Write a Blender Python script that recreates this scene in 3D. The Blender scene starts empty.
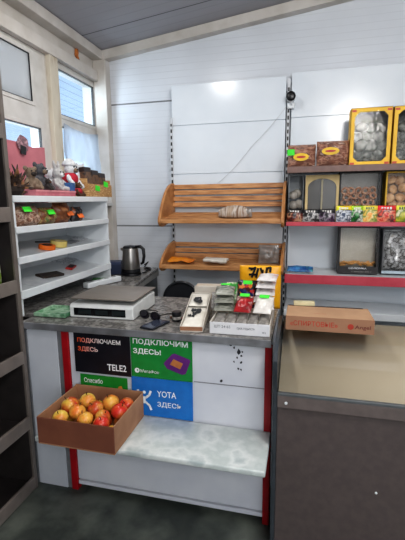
import bpy, bmesh, math, random
from mathutils import Vector, Matrix, noise
random.seed(7)
PI = math.pi
C = bpy.context.scene.collection
scn = bpy.context.scene

# ------------------------------------------------------------------ camera
FPX = 395.0; PITCH = math.radians(9.85); YAW = math.radians(14.3); ROLL = math.radians(0.6); EYE = Vector((0, 0, 1.45))
fw = Vector((-math.sin(YAW)*math.cos(PITCH), math.cos(YAW)*math.cos(PITCH), -math.sin(PITCH)))
r0 = Vector((math.cos(YAW), math.sin(YAW), 0)); u0 = r0.cross(fw)
rt = r0*math.cos(ROLL) - u0*math.sin(ROLL); up = rt.cross(fw)
cam_d = bpy.data.cameras.new('camera'); cam = bpy.data.objects.new('camera', cam_d); C.objects.link(cam)
cam_d.sensor_fit = 'VERTICAL'; cam_d.sensor_height = 36; cam_d.lens = FPX/540*36; cam_d.clip_start = 0.05
M = Matrix((rt, up, -fw)).transposed().to_4x4(); M.translation = EYE
cam.matrix_world = M; scn.camera = cam
def ray(x, y): return fw*FPX + rt*(x-202.5) - up*(y-270)
def onz(x, y, z): d = ray(x, y); return EYE + d*((z-EYE.z)/d.z)
def ony(x, y, Y): d = ray(x, y); return EYE + d*(Y/d.y)
def onx(x, y, X): d = ray(x, y); return EYE + d*(X/d.x)

# ------------------------------------------------------------------ materials
def lin(c):
    f = lambda v: v/12.92 if v <= .04045 else ((v+.055)/1.055)**2.4
    return tuple(f(v/255) for v in c) + (1,)
MC = {}
def mat(name, c, rough=.5, metal=0, c2=None, scale=20, bump=0, bscale=60, detail=3, stretch=None, lo=.35, hi=.65, spec=.5, trans=0, const=False, vor=False):
    if name in MC: return MC[name]
    m = bpy.data.materials.new(name); m.use_nodes = True; nt = m.node_tree; N = nt.nodes; Lk = nt.links
    p = N['Principled BSDF']; p.inputs['Roughness'].default_value = rough; p.inputs['Metallic'].default_value = metal
    p.inputs['Specular IOR Level'].default_value = spec
    p.inputs['Base Color'].default_value = lin(c)
    tc = N.new('ShaderNodeTexCoord'); mp = N.new('ShaderNodeMapping'); Lk.new(tc.outputs['Object'], mp.inputs[0])
    if stretch: mp.inputs['Scale'].default_value = stretch
    if c2 is None: c2 = tuple(max(0, v*0.9) for v in c); 
    cols = [c, c2] if not isinstance(c2[0], (tuple, list)) else [c]+list(c2)
    if vor:
        t = N.new('ShaderNodeTexVoronoi'); t.inputs['Scale'].default_value = scale
        sp = N.new('ShaderNodeSeparateColor'); Lk.new(mp.outputs[0], t.inputs['Vector']); Lk.new(t.outputs['Color'], sp.inputs[0]); fac = sp.outputs[0]
    else:
        t = N.new('ShaderNodeTexNoise'); t.inputs['Scale'].default_value = scale; t.inputs['Detail'].default_value = detail
        Lk.new(mp.outputs[0], t.inputs['Vector']); fac = t.outputs['Fac']
    cr = N.new('ShaderNodeValToRGB'); Lk.new(fac, cr.inputs[0]); Lk.new(cr.outputs[0], p.inputs['Base Color'])
    el = cr.color_ramp.elements
    if const or vor: cr.color_ramp.interpolation = 'CONSTANT'
    if vor: lo, hi = 0, 1-1/len(cols)
    for i, cc in enumerate(cols):
        pos = lo + (hi-lo)*i/max(1, len(cols)-1)
        e = el[i] if i < 2 else el.new(pos)
        e.position = pos; e.color = lin(cc)
    if bump:
        b = N.new('ShaderNodeBump'); b.inputs['Strength'].default_value = bump; b.inputs['Distance'].default_value = .01
        t2 = N.new('ShaderNodeTexNoise'); t2.inputs['Scale'].default_value = bscale; t2.inputs['Detail'].default_value = 4
        Lk.new(mp.outputs[0], t2.inputs['Vector']); Lk.new(t2.outputs['Fac'], b.inputs['Height']); Lk.new(b.outputs[0], p.inputs['Normal'])
    m['p'] = 1; MC[name] = m; return m
def glass_mat(name, tint=(255, 255, 255), gloss=.12, rough=.05, haze=0, hazec=(220, 225, 230), bump=0):
    if name in MC: return MC[name]
    m = bpy.data.materials.new(name); m.use_nodes = True; nt = m.node_tree; N = nt.nodes; Lk = nt.links; N.clear()
    o = N.new('ShaderNodeOutputMaterial'); tr = N.new('ShaderNodeBsdfTransparent'); tr.inputs[0].default_value = lin(tint)
    g = N.new('ShaderNodeBsdfGlossy'); g.inputs['Roughness'].default_value = rough
    mx = N.new('ShaderNodeMixShader'); mx.inputs[0].default_value = gloss
    Lk.new(tr.outputs[0], mx.inputs[1]); Lk.new(g.outputs[0], mx.inputs[2]); last = mx
    if haze:
        df = N.new('ShaderNodeBsdfDiffuse'); df.inputs[0].default_value = lin(hazec)
        tl = N.new('ShaderNodeBsdfTranslucent'); tl.inputs[0].default_value = lin(hazec)
        ad = N.new('ShaderNodeMixShader'); Lk.new(df.outputs[0], ad.inputs[1]); Lk.new(tl.outputs[0], ad.inputs[2])
        m2 = N.new('ShaderNodeMixShader'); m2.inputs[0].default_value = haze
        Lk.new(mx.outputs[0], m2.inputs[1]); Lk.new(ad.outputs[0], m2.inputs[2]); last = m2
    if bump:
        b = N.new('ShaderNodeBump'); b.inputs['Strength'].default_value = bump; b.inputs['Distance'].default_value = .01
        t2 = N.new('ShaderNodeTexNoise'); t2.inputs['Scale'].default_value = 35; tc = N.new('ShaderNodeTexCoord')
        Lk.new(tc.outputs['Object'], t2.inputs['Vector']); Lk.new(t2.outputs['Fac'], b.inputs['Height']); Lk.new(b.outputs[0], g.inputs['Normal'])
    Lk.new(last.outputs[0], o.inputs[0]); MC[name] = m; return m
def groove_mat(name, c, axis, period, gw=.01, dark=.6, rough=.35, fine=0, offset=0, c2=None, spec=.4):
    """painted panel with joint lines every `period` metres along `axis` (object space = world space for the shell)"""
    if name in MC: return MC[name]
    m = mat(name, c, rough, c2=c2 or tuple(v*.97 for v in c), scale=3, spec=spec); nt = m.node_tree; N = nt.nodes; Lk = nt.links
    p = N['Principled BSDF']; src = p.inputs['Base Color'].links[0].from_socket
    tc = N.new('ShaderNodeTexCoord'); sx = N.new('ShaderNodeSeparateXYZ'); Lk.new(tc.outputs['Object'], sx.inputs[0])
    def line(per, w, off):
        a = N.new('ShaderNodeMath'); a.operation = 'ADD'; a.inputs[1].default_value = off; Lk.new(sx.outputs[axis], a.inputs[0])
        d = N.new('ShaderNodeMath'); d.operation = 'DIVIDE'; d.inputs[1].default_value = per; Lk.new(a.outputs[0], d.inputs[0])
        fr = N.new('ShaderNodeMath'); fr.operation = 'FRACT'; Lk.new(d.outputs[0], fr.inputs[0])
        l = N.new('ShaderNodeMath'); l.operation = 'LESS_THAN'; l.inputs[1].default_value = w/per; Lk.new(fr.outputs[0], l.inputs[0]); return l
    l1 = line(period, gw, offset)
    mx = N.new('ShaderNodeMix'); mx.data_type = 'RGBA'; Lk.new(l1.outputs[0], mx.inputs[0]); Lk.new(src, mx.inputs[6]); mx.inputs[7].default_value = lin(tuple(v*dark for v in c)); out = mx.outputs[2]
    if fine:
        l2 = line(fine, fine*.12, 0); m2 = N.new('ShaderNodeMix'); m2.data_type = 'RGBA'; Lk.new(l2.outputs[0], m2.inputs[0]); Lk.new(out, m2.inputs[6]); m2.inputs[7].default_value = lin(tuple(v*.955 for v in c)); out = m2.outputs[2]
    Lk.new(out, p.inputs['Base Color']); return m

# ------------------------------------------------------------------ mesh helpers
def bm_new(): return bmesh.new()
def bx(bm, x0, x1, y0, y1, z0, z1, R=None, piv=None):
    vs = [Vector((x, y, z)) for x in (x0, x1) for y in (y0, y1) for z in (z0, z1)]
    if R is not None:
        pv = Vector(piv) if piv is not None else Vector(((x0+x1)/2, (y0+y1)/2, (z0+z1)/2))
        vs = [pv + R @ (v-pv) for v in vs]
    v = [bm.verts.new(p) for p in vs]
    for f in ((0, 1, 3, 2), (4, 6, 7, 5), (0, 4, 5, 1), (2, 3, 7, 6), (0, 2, 6, 4), (1, 5, 7, 3)): bm.faces.new([v[i] for i in f])
    return bm
def prism(bm, poly, axis, a, b):
    """extrude 2-D polygon along axis from a to b. axis 0: poly=(y,z), 1: (x,z), 2: (x,y)"""
    def mk(p, t): return Vector((t, p[0], p[1])) if axis == 0 else Vector((p[0], t, p[1])) if axis == 1 else Vector((p[0], p[1], t))
    A = [bm.verts.new(mk(p, a)) for p in poly]; B = [bm.verts.new(mk(p, b)) for p in poly]; n = len(poly)
    bm.faces.new(A); bm.faces.new(B[::-1])
    for i in range(n): bm.faces.new((A[i], B[i], B[(i+1) % n], A[(i+1) % n]))
    return bm
def ring_prism(bm, outer, inner, axis, a, b):
    """frame between two equal-length outlines"""
    def mk(p, t): return Vector((t, p[0], p[1])) if axis == 0 else Vector((p[0], t, p[1])) if axis == 1 else Vector((p[0], p[1], t))
    n = len(outer); V = [[bm.verts.new(mk(p, t)) for p in q] for q in (outer, inner) for t in (a, b)]
    oA, oB, iA, iB = V
    for i in range(n):
        j = (i+1) % n
        bm.faces.new((oA[i], oA[j], iA[j], iA[i])); bm.faces.new((oB[i], iB[i], iB[j], oB[j]))
        bm.faces.new((oA[i], oB[i], oB[j], oA[j])); bm.faces.new((iA[i], iA[j], iB[j], iB[i]))
    return bm
def tube(bm, pts, r, seg=8):
    pts = [Vector(p) for p in pts]; rs = r if isinstance(r, (list, tuple)) else [r]*len(pts); rings = []
    pd = None
    for i, p in enumerate(pts):
        d = (pts[min(i+1, len(pts)-1)] - pts[max(i-1, 0)]).normalized()
        a = d.orthogonal().normalized() if pd is None else (pd - d*pd.dot(d)).normalized()
        pd = a; b = d.cross(a)
        rings.append([bm.verts.new(p + (a*math.cos(2*PI*k/seg) + b*math.sin(2*PI*k/seg))*rs[i]) for k in range(seg)])
    for A, B in zip(rings, rings[1:]):
        for k in range(seg): bm.faces.new((A[k], A[(k+1) % seg], B[(k+1) % seg], B[k]))
    bm.faces.new(rings[0][::-1]); bm.faces.new(rings[-1]); return bm
def lathe(bm, prof, seg=20, c=(0, 0, 0), R=None, arc=2*PI):
    c = Vector(c); rings = []
    for r, z in prof:
        ring = []
        for k in range(seg):
            p = Vector((max(r, .0003)*math.cos(2*PI*k/seg), max(r, .0003)*math.sin(2*PI*k/seg), z))
            if R is not None: p = R @ p
            ring.append(bm.verts.new(c+p))
        rings.append(ring)
    for A, B in zip(rings, rings[1:]):
        for k in range(seg): bm.faces.new((A[k], A[(k+1) % seg], B[(k+1) % seg], B[k]))
    bm.faces.new(rings[0][::-1]); bm.faces.new(rings[-1]); return bm
def ball(bm, c, r, sx=1, sy=1, sz=1, sub=2, R=None):
    res = bmesh.ops.create_icosphere(bm, subdivisions=sub, radius=r); c = Vector(c)
    for v in res['verts']:
        p = Vector((v.co.x*sx, v.co.y*sy, v.co.z*sz))
        if R is not None: p = R @ p
        v.co = p + c
    return bm
def torus(bm, c, R, r, rot=None, su=16, sv=8):
    c = Vector(c); G = []
    for i in range(su):
        row = []
        for j in range(sv):
            a, b = 2*PI*i/su, 2*PI*j/sv
            p = Vector(((R+r*math.cos(b))*math.cos(a), (R+r*math.cos(b))*math.sin(a), r*math.sin(b)))
            if rot is not None: p = rot @ p
            row.append(bm.verts.new(c+p))
        G.append(row)
    for i in range(su):
        for j in range(sv): bm.faces.new((G[i][j], G[(i+1) % su][j], G[(i+1) % su][(j+1) % sv], G[i][(j+1) % sv]))
    return bm
def pouch(bm, w, h, d, nx=14, nz=12, crimp=.08, wr=.12, seed=0, c=(0, 0, 0)):
    """a filled pillow bag standing on z=0, facing -Y"""
    c = Vector(c); F = []; B = []
    for j in range(nz+1):
        v = j/nz; fr = []; br = []
        for i in range(nx+1):
            u = i/nx; a = max(0, 1-abs(2*u-1)**3)**.6; vv = (v-crimp)/(1-2*crimp); b = 0 if vv < 0 or vv > 1 else max(0, 1-abs(2*vv-1)**3)**.6
            t = d/2*a*b; n = noise.noise(Vector((u*4+seed*3.1, v*4, seed)))*wr
            x = (u-.5)*w*(1-.06*a*b) + n*w*.06; z = v*h + (n*h*.05 if 0 < j < nz else 0)
            t1 = t*(1+n*1.6); t2 = t*(1+noise.noise(Vector((u*4, v*4+9, seed)))*wr*1.6)
            fr.append(bm.verts.new(c+Vector((x, -t1-.0008, z)))); br.append(bm.verts.new(c+Vector((x, t2+.0008, z))))
        F.append(fr); B.append(br)
    for j in range(nz):
        for i in range(nx):
            bm.faces.new((F[j][i], F[j][i+1], F[j+1][i+1], F[j+1][i])); bm.faces.new((B[j][i], B[j+1][i], B[j+1][i+1], B[j][i+1]))
        bm.faces.new((F[j][0], F[j+1][0], B[j+1][0], B[j][0])); bm.faces.new((F[j][nx], B[j][nx], B[j+1][nx], F[j+1][nx]))
    for i in range(nx):
        bm.faces.new((F[0][i], B[0][i], B[0][i+1], F[0][i+1])); bm.faces.new((F[nz][i], F[nz][i+1], B[nz][i+1], B[nz][i]))
    return bm
def obj(name, bm, m, parent=None, bevel=0, smooth=False, remesh=0, seg=2, label=None):
    bmesh.ops.recalc_face_normals(bm, faces=bm.faces[:])
    me = bpy.data.meshes.new(name); bm.to_mesh(me); bm.free()
    if smooth:
        for f in me.polygons: f.use_smooth = True
    me.materials.append(m); o = bpy.data.objects.new(name, me); C.objects.link(o)
    if parent is not None: o.parent = parent
    if remesh:
        md = o.modifiers.new('remesh', 'REMESH'); md.mode = 'VOXEL'; md.voxel_size = remesh; md.use_smooth_shade = True
        sm = o.modifiers.new('smooth', 'SMOOTH'); sm.iterations = 4
    if bevel:
        b = o.modifiers.new('bevel', 'BEVEL'); b.width = bevel; b.segments = seg; b.limit_method = 'ANGLE'; b.angle_limit = math.radians(40)
    if label: o['label'] = label
    return o
def tag(o, label, cat, group=None, kind=None):
    o['label'] = label; o['category'] = cat
    if group: o['group'] = group
    if kind: o['kind'] = kind
    return o
def thing(name, label, cat, loc=(0, 0, 0), rz=0, group=None, rx=0, ry=0):
    o = bpy.data.objects.new(name, None); C.objects.link(o); o.location = loc; o.rotation_euler = (rx, ry, rz); o.empty_display_size = .05
    return tag(o, label, cat, group)
def struct(name, bm, m, bevel=0):
    o = obj(name, bm, m, None, bevel); o['kind'] = 'structure'; return o
def RX(a): return Matrix.Rotation(a, 3, 'X')
def RY(a): return Matrix.Rotation(a, 3, 'Y')
def RZ(a): return Matrix.Rotation(a, 3, 'Z')
def lettering(name, body, w, h, x, y, z, m, parent, plane='front', bold=0, label=None, skew=0):
    """text as flat mesh; lower-left corner at x,z on plane y (front: faces -Y; top: lies on z)"""
    cu = bpy.data.curves.new(name, 'FONT'); cu.body = body; cu.extrude = 0; cu.offset = bold; cu.resolution_u = 3
    t = bpy.data.objects.new(name, cu); C.objects.link(t)
    dg = bpy.context.evaluated_depsgraph_get(); me = bpy.data.meshes.new_from_object(t.evaluated_get(dg))
    bpy.data.objects.remove(t)
    xs = [v.co.x for v in me.vertices]; ys = [v.co.y for v in me.vertices]
    sx = w/(max(xs)-min(xs)); sy = h/(max(ys)-min(ys)) if h else sx; mx, my = min(xs), min(ys)
    for v in me.vertices:
        a, b = (v.co.x-mx)*sx, (v.co.y-my)*sy
        v.co = (x+a, y, z+b) if plane == 'front' else (x+a, y+b, z)
    me.materials.clear(); me.materials.append(m); o = bpy.data.objects.new(name, me); C.objects.link(o); o.parent = parent
    if label: o['label'] = label
    return o
def poly_flat(pts, y):
    bm = bm_new(); bm.faces.new([bm.verts.new((p[0], y, p[1])) for p in pts]); return bm

# common materials
white = mat('white_paint', (218, 222, 228), .4, c2=(206, 211, 219), scale=4)
cream = mat('cream_paint', (206, 201, 195), .5, c2=(190, 184, 176), scale=6, bump=.05)
winmat = mat('window_plastic', (206, 204, 200), .35, c2=(192, 189, 184), scale=8)
shelfwhite = mat('white_metal', (222, 226, 228), .35, c2=(212, 216, 220), scale=5)
black = mat('black_plastic', (18, 18, 22), .35)
blackmat = mat('black_matte', (22, 22, 25), .7)
taupe = mat('taupe_laminate', (92, 82, 80), .45, c2=(84, 75, 74), scale=30)
wood = mat('pine', (204, 154, 106), .5, c2=[(186, 134, 86), (150, 100, 60)], scale=7, stretch=(1.2, 14, 14), bump=.05)
wood2 = mat('pine_side', (194, 144, 94), .5, c2=[(182, 128, 78), (164, 110, 64)], scale=7, stretch=(14, 1.5, 3), bump=.05)
kraft = mat('kraft_card', (176, 136, 100), .8, c2=(162, 122, 88), scale=12, bump=.04)
marble = mat('marble_laminate', (205, 210, 208), .3, c2=[(186, 194, 192), (212, 216, 214), (172, 182, 182)], scale=9, detail=7, lo=.3, hi=.7)
stone = mat('grey_stone_laminate', (128, 125, 122), .25, c2=[(96, 94, 92), (146, 143, 139), (76, 74, 73)], scale=22, detail=8, lo=.3, hi=.7)
red = mat('red_metal', (170, 18, 30), .4)
greentag = mat('neon_green_paper', (70, 235, 60), .6)
film = glass_mat('clear_film', gloss=.018, rough=.08, bump=.12)
film2 = glass_mat('hazy_film', gloss=.2, rough=.2, haze=.45, hazec=(190, 190, 188), bump=.8)

# ------------------------------------------------------------------ room shell
LW = -1.75; BW = 3.30
def ceil_z(x): return 2.70 + .122*(x+1.62)
concrete = mat('worn_concrete', (84, 88, 82), .5, c2=[(66, 71, 67), (104, 109, 101), (74, 79, 74)], scale=3.4, detail=9, bump=.12, bscale=14, lo=.3, hi=.7)
struct('floor', bx(bm_new(), LW-.1, 2.4, -2.2, BW+.1, -.06, 0), concrete)
sid = groove_mat('wall_siding', (216, 220, 226), 2, 1.035, .012, .55, .3, fine=.05, offset=-.20)
struct('wall_back', prism(bm_new(), [(LW-.1, 0), (2.4, 0), (2.4, ceil_z(2.4)+.1), (LW-.1, ceil_z(LW-.1)+.1)], 1, BW, BW+.1), sid)
ceilm = groove_mat('ceiling_panels', (164, 164, 170), 1, .62, .012, .6, .5, fine=.1, offset=.18)
bm = bm_new(); prism(bm, [(LW-.2, ceil_z(LW-.2)), (2.45, ceil_z(2.45)), (2.45, ceil_z(2.45)+.05), (LW-.2, ceil_z(LW-.2)+.05)], 1, -2.25, BW+.1); struct('ceiling', bm, ceilm)
struct('wall_right', bx(bm_new(), 2.4, 2.48, -2.2, BW+.1, 0, 3.3), white)
struct('wall_front', prism(bm_new(), [(LW-.1, 0), (2.4, 0), (2.4, ceil_z(2.4)), (LW-.1, ceil_z(LW-.1))], 1, -2.25, -2.2), white)
# left wall with window openings
W1 = (1.0, 2.555); W2 = (2.665, 3.235); WB = 1.45; WT = 2.455
bm = bm_new(); bx(bm, LW-.12, LW, -2.2, BW, 0, WB); bx(bm, LW-.12, LW, -2.2, BW, WT, 2.72); bx(bm, LW-.12, LW, -2.2, W1[0], WB, WT)
bx(bm, LW-.12, LW, W1[1], W2[0], WB, WT); bx(bm, LW-.12, LW, W2[1], BW, WB, WT); struct('wall_left', bm, cream)
struct('trim_1', bx(bm_new(), LW, LW+.09, -2.2, BW, 2.62, 2.69), cream, .004)          # beam along the left wall
bm = bm_new(); prism(bm, [(LW, ceil_z(LW)-.075), (2.4, ceil_z(2.4)-.075), (2.4, ceil_z(2.4)-.002), (LW, ceil_z(LW)-.002)], 1, BW-.075, BW); struct('trim_2', bm, cream, .003)
bm = bm_new(); bx(bm, LW, -1.635, BW-.085, BW, 0, 2.62); struct('trim_3', bm, cream, .006)
bm = bm_new(); bx(bm, LW, LW+.045, -2.2, BW-.085, WT-.005, WT+.075); struct('trim_4', bm, cream, .004)      # head board over the windows
bm = bm_new(); bx(bm, LW, LW+.035, W1[1]+.006, W2[0]-.006, WB, WT); struct('trim_5', bm, mat('peeling_paint', (204, 196, 180), .6, c2=[(196, 188, 172), (150, 130, 104)], scale=9, lo=.4, hi=.75, stretch=(1, 1, .35)), .004)
wpane = glass_mat('window_glass', (235, 242, 246), gloss=.05, rough=.02)
def pane_frame(bm, y0, y1, z0, z1, w, x0, x1):
    ring_prism(bm, [(y0, z0), (y1, z0), (y1, z1), (y0, z1)], [(y0+w, z0+w), (y1-w, z0+w), (y1-w, z1-w), (y0+w, z1-w)], 0, x0, x1)
def window(name, y0, y1, panes):
    """panes: (ya, yb, za, zb, glass) world; the frame fills what is left of the opening"""
    root = bpy.data.objects.new(name, None); C.objects.link(root); root['kind'] = 'structure'; root.location = (LW, y0, WB)
    rows = sorted({(p[2], p[3]) for p in panes}); z = WB; bm = bm_new()
    for za, zb in rows:
        bx(bm, -.09, -.004, 0, y1-y0, z-WB, za-WB)
        row = sorted([p for p in panes if (p[2], p[3]) == (za, zb)]); y = y0
        for p in row:
            if p[0] > y: bx(bm, -.09, -.004, y-y0, p[0]-y0, za-WB, zb-WB)
            y = p[1]
        bx(bm, -.09, -.004, y-y0, y1-y0, za-WB, zb-WB); z = zb
    bx(bm, -.09, -.004, 0, y1-y0, z-WB, WT-WB); bmesh.ops.remove_doubles(bm, verts=bm.verts[:], dist=.0002)
    obj('window_frame', bm, winmat, root)
    for ya, yb, za, zb, gm in panes:
        w = .02; bm = bm_new(); pane_frame(bm, ya-y0-w, yb-y0+w, za-WB-w, zb-WB+w, w+.004, -.06, .002); sh = obj('sash', bm, winmat, root, .003)
        bm = bm_new(); pane_frame(bm, ya-y0+.004, yb-y0-.004, za-WB+.004, zb-WB-.004, .005, -.02, -.001); obj('gasket', bm, black, sh)
        obj('pane', bx(bm_new(), -.012, -.008, ya-y0+.004, yb-y0-.004, za-WB+.004, zb-WB-.004), gm, sh)
    return root
gpane = glass_mat('grey_reflection_glass', (200, 202, 204), gloss=.1, rough=.1, haze=.72, hazec=(150, 150, 150))  # ceiling reflection put into the vent pane colour as grey haze
window('window_1', W1[0], W1[1], [(1.05, 1.72, 1.50, 1.955, wpane), (1.80, 2.465, 1.50, 1.955, wpane), (1.05, 1.72, 2.105, 2.41, gpane), (1.80, 2.40, 2.105, 2.41, gpane)])
window('window_2', W2[0], W2[1], [(2.69, 3.212, 1.50, 2.01, wpane), (2.69, 3.212, 2.085, 2.41, wpane)])
struct('trim_6', bx(bm_new(), LW-.02, LW+.13, 1.62, BW-.09, WB-.03, WB), winmat, .004)     # window sill
# outside: grooved canopy over the windows and the yard
canopy_a = groove_mat('canopy_boards', (170, 188, 212), 0, .13, .012, .75, .5)
canopy_b = groove_mat('canopy_boards_grey', (176, 178, 182), 0, .9, .02, .75, .5)
struct('trim_7', bx(bm_new(), -6, LW-.13, 2.62, 10, 2.56, 2.6), canopy_a)
struct('trim_8', bx(bm_new(), -6, LW-.13, -1.5, 2.60, 2.56, 2.6), canopy_b)
struct('trim_9', bx(bm_new(), -14, LW-.12, -3, 12, -.06, 0), mat('snowy_yard', (225, 228, 232), .8))

# brown foam patch on the left wall under the beam
bm = bm_new(); c = onx(76, 38, LW+.01)
for a in [(0, 0, 0, .03), (.005, .01, -.05, .026), (.0, .02, -.09, .022), (.0, -.015, -.025, .02), (0, .0, .03, .02), (0, .028, -.065, .016)]:
    ball(bm, (LW+.008, c.y+a[1], 2.60+a[2]), a[3], .45, .8, 1.1)
tag(obj('foam_patch', bm, mat('cured_foam', (196, 122, 60), .8, c2=(150, 84, 40), scale=40, bump=.6), None, remesh=.006), 'drip of hardened orange-brown foam on the wall above the window', 'foam')

# ------------------------------------------------------------------ gondola
panelm = mat('gondola_panel', (220, 226, 232), .22, c2=(213, 220, 227), scale=3, spec=.6)
g = thing('display_gondola', 'white gondola wall unit with slotted uprights and red-edged shelves', 'shelving', (0, 3.2, 0))
def seamed(x0, x1, zs, nm):
    bm = bm_new()
    for a, b in zip(zs, zs[1:]): bx(bm, x0, x1, 0, .02, a+.003, b-.003)
    bx(bm, x0+.005, x1-.005, .01, .022, zs[0], zs[-1]); return obj(nm, bm, panelm, g, .0015)
seamed(-1.057, -.155, [.12, .52, .905, 1.29, 1.672, 2.055, 2.365], 'back_panel')
seamed(-.115, .93, [.12, .52, .905, 1.29, 1.672, 2.063, 2.385], 'back_panel')
slot = groove_mat('upright_slots', (205, 208, 212), 2, .05, .028, .12, .4)
upm = mat('upright_metal', (205, 208, 212), .4)
def upright(x, z1):
    o = obj('upright', bx(bm_new(), x-.011, x+.011, -.012, .03, 0, z1), upm, g)
    obj('slot_strip', bx(bm_new(), x-.006, x+.006, -.0136, -.0122, .14, z1-.05), slot, o); return o
upright(-1.062, 2.12); upright(-.135, 2.34); upright(.95, 2.3)
brown = mat('brown_rail', (126, 98, 90), .5); redrail = mat('red_rail', (204, 82, 96), .4, c2=(190, 64, 80), scale=9)
def gshelf(z, y0, rail, rh, lab):
    o = obj('shelf', bx(bm_new(), -.118, .93, y0-3.2+.006, -.014, z-.028, z), shelfwhite, g, .002)
    obj('price_rail', bx(bm_new(), -.118, .93, y0-3.2-.004, y0-3.2+.005, z-rh, z+.002), rail, o, .002, label=lab); return o
SH1, SH2, SH3 = 1.676, 1.300, .928
gshelf(SH1, 2.85, brown, .04, 'brown front rail'); gshelf(SH2, 2.85, redrail, .026, 'thin red front rail'); gshelf(SH3, 2.85, redrail, .062, 'wide red front rail')
obj('base_deck', bx(bm_new(), -1.05, .93, -.012, 0, 0, .5), shelfwhite, g)
obj('base_deck', bx(bm_new(), -.118, .93, -.35, -.014, .62, .67), shelfwhite, g, .003)

# security camera on the upright, with cable
p = ony(291, 97, 3.14)
t = thing('security_camera', 'small white wall camera with round black face on the upright', 'camera', (p.x, 3.184, p.z))
obj('mount', bx(bm_new(), -.028, .028, -.022, -.001, -.075, -.03), shelfwhite, t, .008)
obj('arm', tube(bm_new(), [(0, -.012, -.05), (0, -.035, -.04), (0, -.05, -.02)], .009), shelfwhite, t)
bm = bm_new(); lathe(bm, [(.024, .026), (.034, .016), (.036, 0), (.034, -.014), (.028, -.022)], 20, (0, -.05, .0), RX(-PI/2)); obj('body', bm, shelfwhite, t, smooth=True)
bm = bm_new(); lathe(bm, [(.034, 0), (.034, .006), (.02, .012), (0, .013)], 20, (0, -.07, .0), RX(PI/2)); f = obj('lens_face', bm, black, t, smooth=True)
bm = bm_new(); a = ony(286, 107, 3.192); b = ony(252, 146, 3.192); c2_ = ony(217, 184, 3.192)
pts = [a + (b-a)*(i/6) + Vector((0, 0, -.012*math.sin(PI*i/6))) for i in range(7)] + [b + (c2_-b)*(i/6) + Vector((0, 0, -.02*math.sin(PI*i/6))) for i in range(1, 7)]
tag(obj('camera_cable', tube(bm, pts, .0018, 5), mat('white_cable', (196, 198, 202), .5)), 'thin white cable running diagonally down the white panel', 'cable')

# ------------------------------------------------------------------ bread racks
def bread_rack(zb, zf, zlow, label, backs, floors, nf):
    t = thing('bread_rack', label, 'rack', (-.595, 3.0, zlow))
    yb, yf = .178, -.185; B, F = zb-zlow, zf-zlow; hw = .455
    prof = [(yb, B), (yb-.03, B+.004)]
    for i in range(1, 11):
        s = i/10; prof.append((yb-.03+(yf-yb+.03)*s, B - (B-F)*(s**2.1)))
    prof += [(yf-.006, F-.03), (yf+.004, .02), (yf+.03, .004), (yf+.06, .0), (yb, floors[0]-zlow-.05)]
    for s in (-1, 1):
        bm = bm_new(); prism(bm, prof, 0, s*hw-.011, s*hw+.011); obj('side_panel', bm, wood2, t, .004)
    n = len(backs)
    for i, z in enumerate(backs):
        y = .165-.012*i; bm = bm_new(); bx(bm, -hw+.012, hw-.012, y-.007, y+.007, z-zlow-.018, z-zlow+.018, RX(-.15)); obj('back_slat', bm, wood, t, .002)
    y0, y1 = .115, -.15; ang = math.atan2(floors[0]-floors[1], y0-y1)
    for i in range(nf):
        s = i/(nf-1); y = y0+(y1-y0)*s; z = floors[0]-zlow+(floors[1]-floors[0])*s
        bm = bm_new(); bx(bm, -hw+.012, hw-.012, y-.021, y+.021, z-.006, z+.006, RX(ang)); obj('floor_slat', bm, wood, t, .002)
    for zz in (F-.022, F-.062):
        bm = bm_new(); bx(bm, -hw+.012, hw-.012, yf-.004, yf+.010, zz-.017, zz+.017)
        if zz > .012: obj('front_rail', bm, wood, t, .003)
        else: bm.free()
    return t, ang
r1, a1 = bread_rack(1.594, 1.33, 1.262, 'upper slatted pine bread rack hooked on the white panel', (1.568, 1.522, 1.472, 1.425), (1.355, 1.312), 5)
r2, a2 = bread_rack(1.122, .985, .92, 'lower slatted pine bread rack, with wrappings lying in it', (1.098, 1.052, 1.01), (.985, .965), 5)
# bread loaf in a bag in the upper rack
p = ony(233, 213, 2.86)
t = thing('bread_loaf', 'bagged grey-brown sliced loaf lying in the upper bread rack', 'bread', (p.x, 2.915, 1.338), 0, rx=a1)
bm = bm_new(); prof = [(-.05, 0), (.05, 0), (.06, .012), (.056, .042), (.035, .07), (0, .082), (-.035, .07), (-.056, .042), (-.06, .012)]
xs = [-.118, -.112, -.09, -.05, 0, .04, .08, .11, .116]; sc = [.12, .3, .62, .9, 1.02, 1, .8, .45, .15]
rings = [[bm.verts.new((x, q[0]*s, q[1]*(.4+.6*s))) for q in prof] for x, s in zip(xs, sc)]
for A, B_ in zip(rings, rings[1:]):
    for k in range(len(prof)): bm.faces.new((A[k], A[(k+1) % 9], B_[(k+1) % 9], B_[k]))
bm.faces.new(rings[0]); bm.faces.new(rings[-1])
obj('loaf', bm, mat('bread_crust', (190, 170, 150), .5, c2=[(164, 140, 118), (206, 196, 186), (136, 108, 88)], scale=5, stretch=(9, 1, 1), bump=.5), t, smooth=True)
bm = bm_new(); pouch(bm, .07, .06, .02, 8, 6, seed=3, c=(.1, -.02, .0)); obj('bag_end', bm, film2, t, smooth=True)

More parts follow.
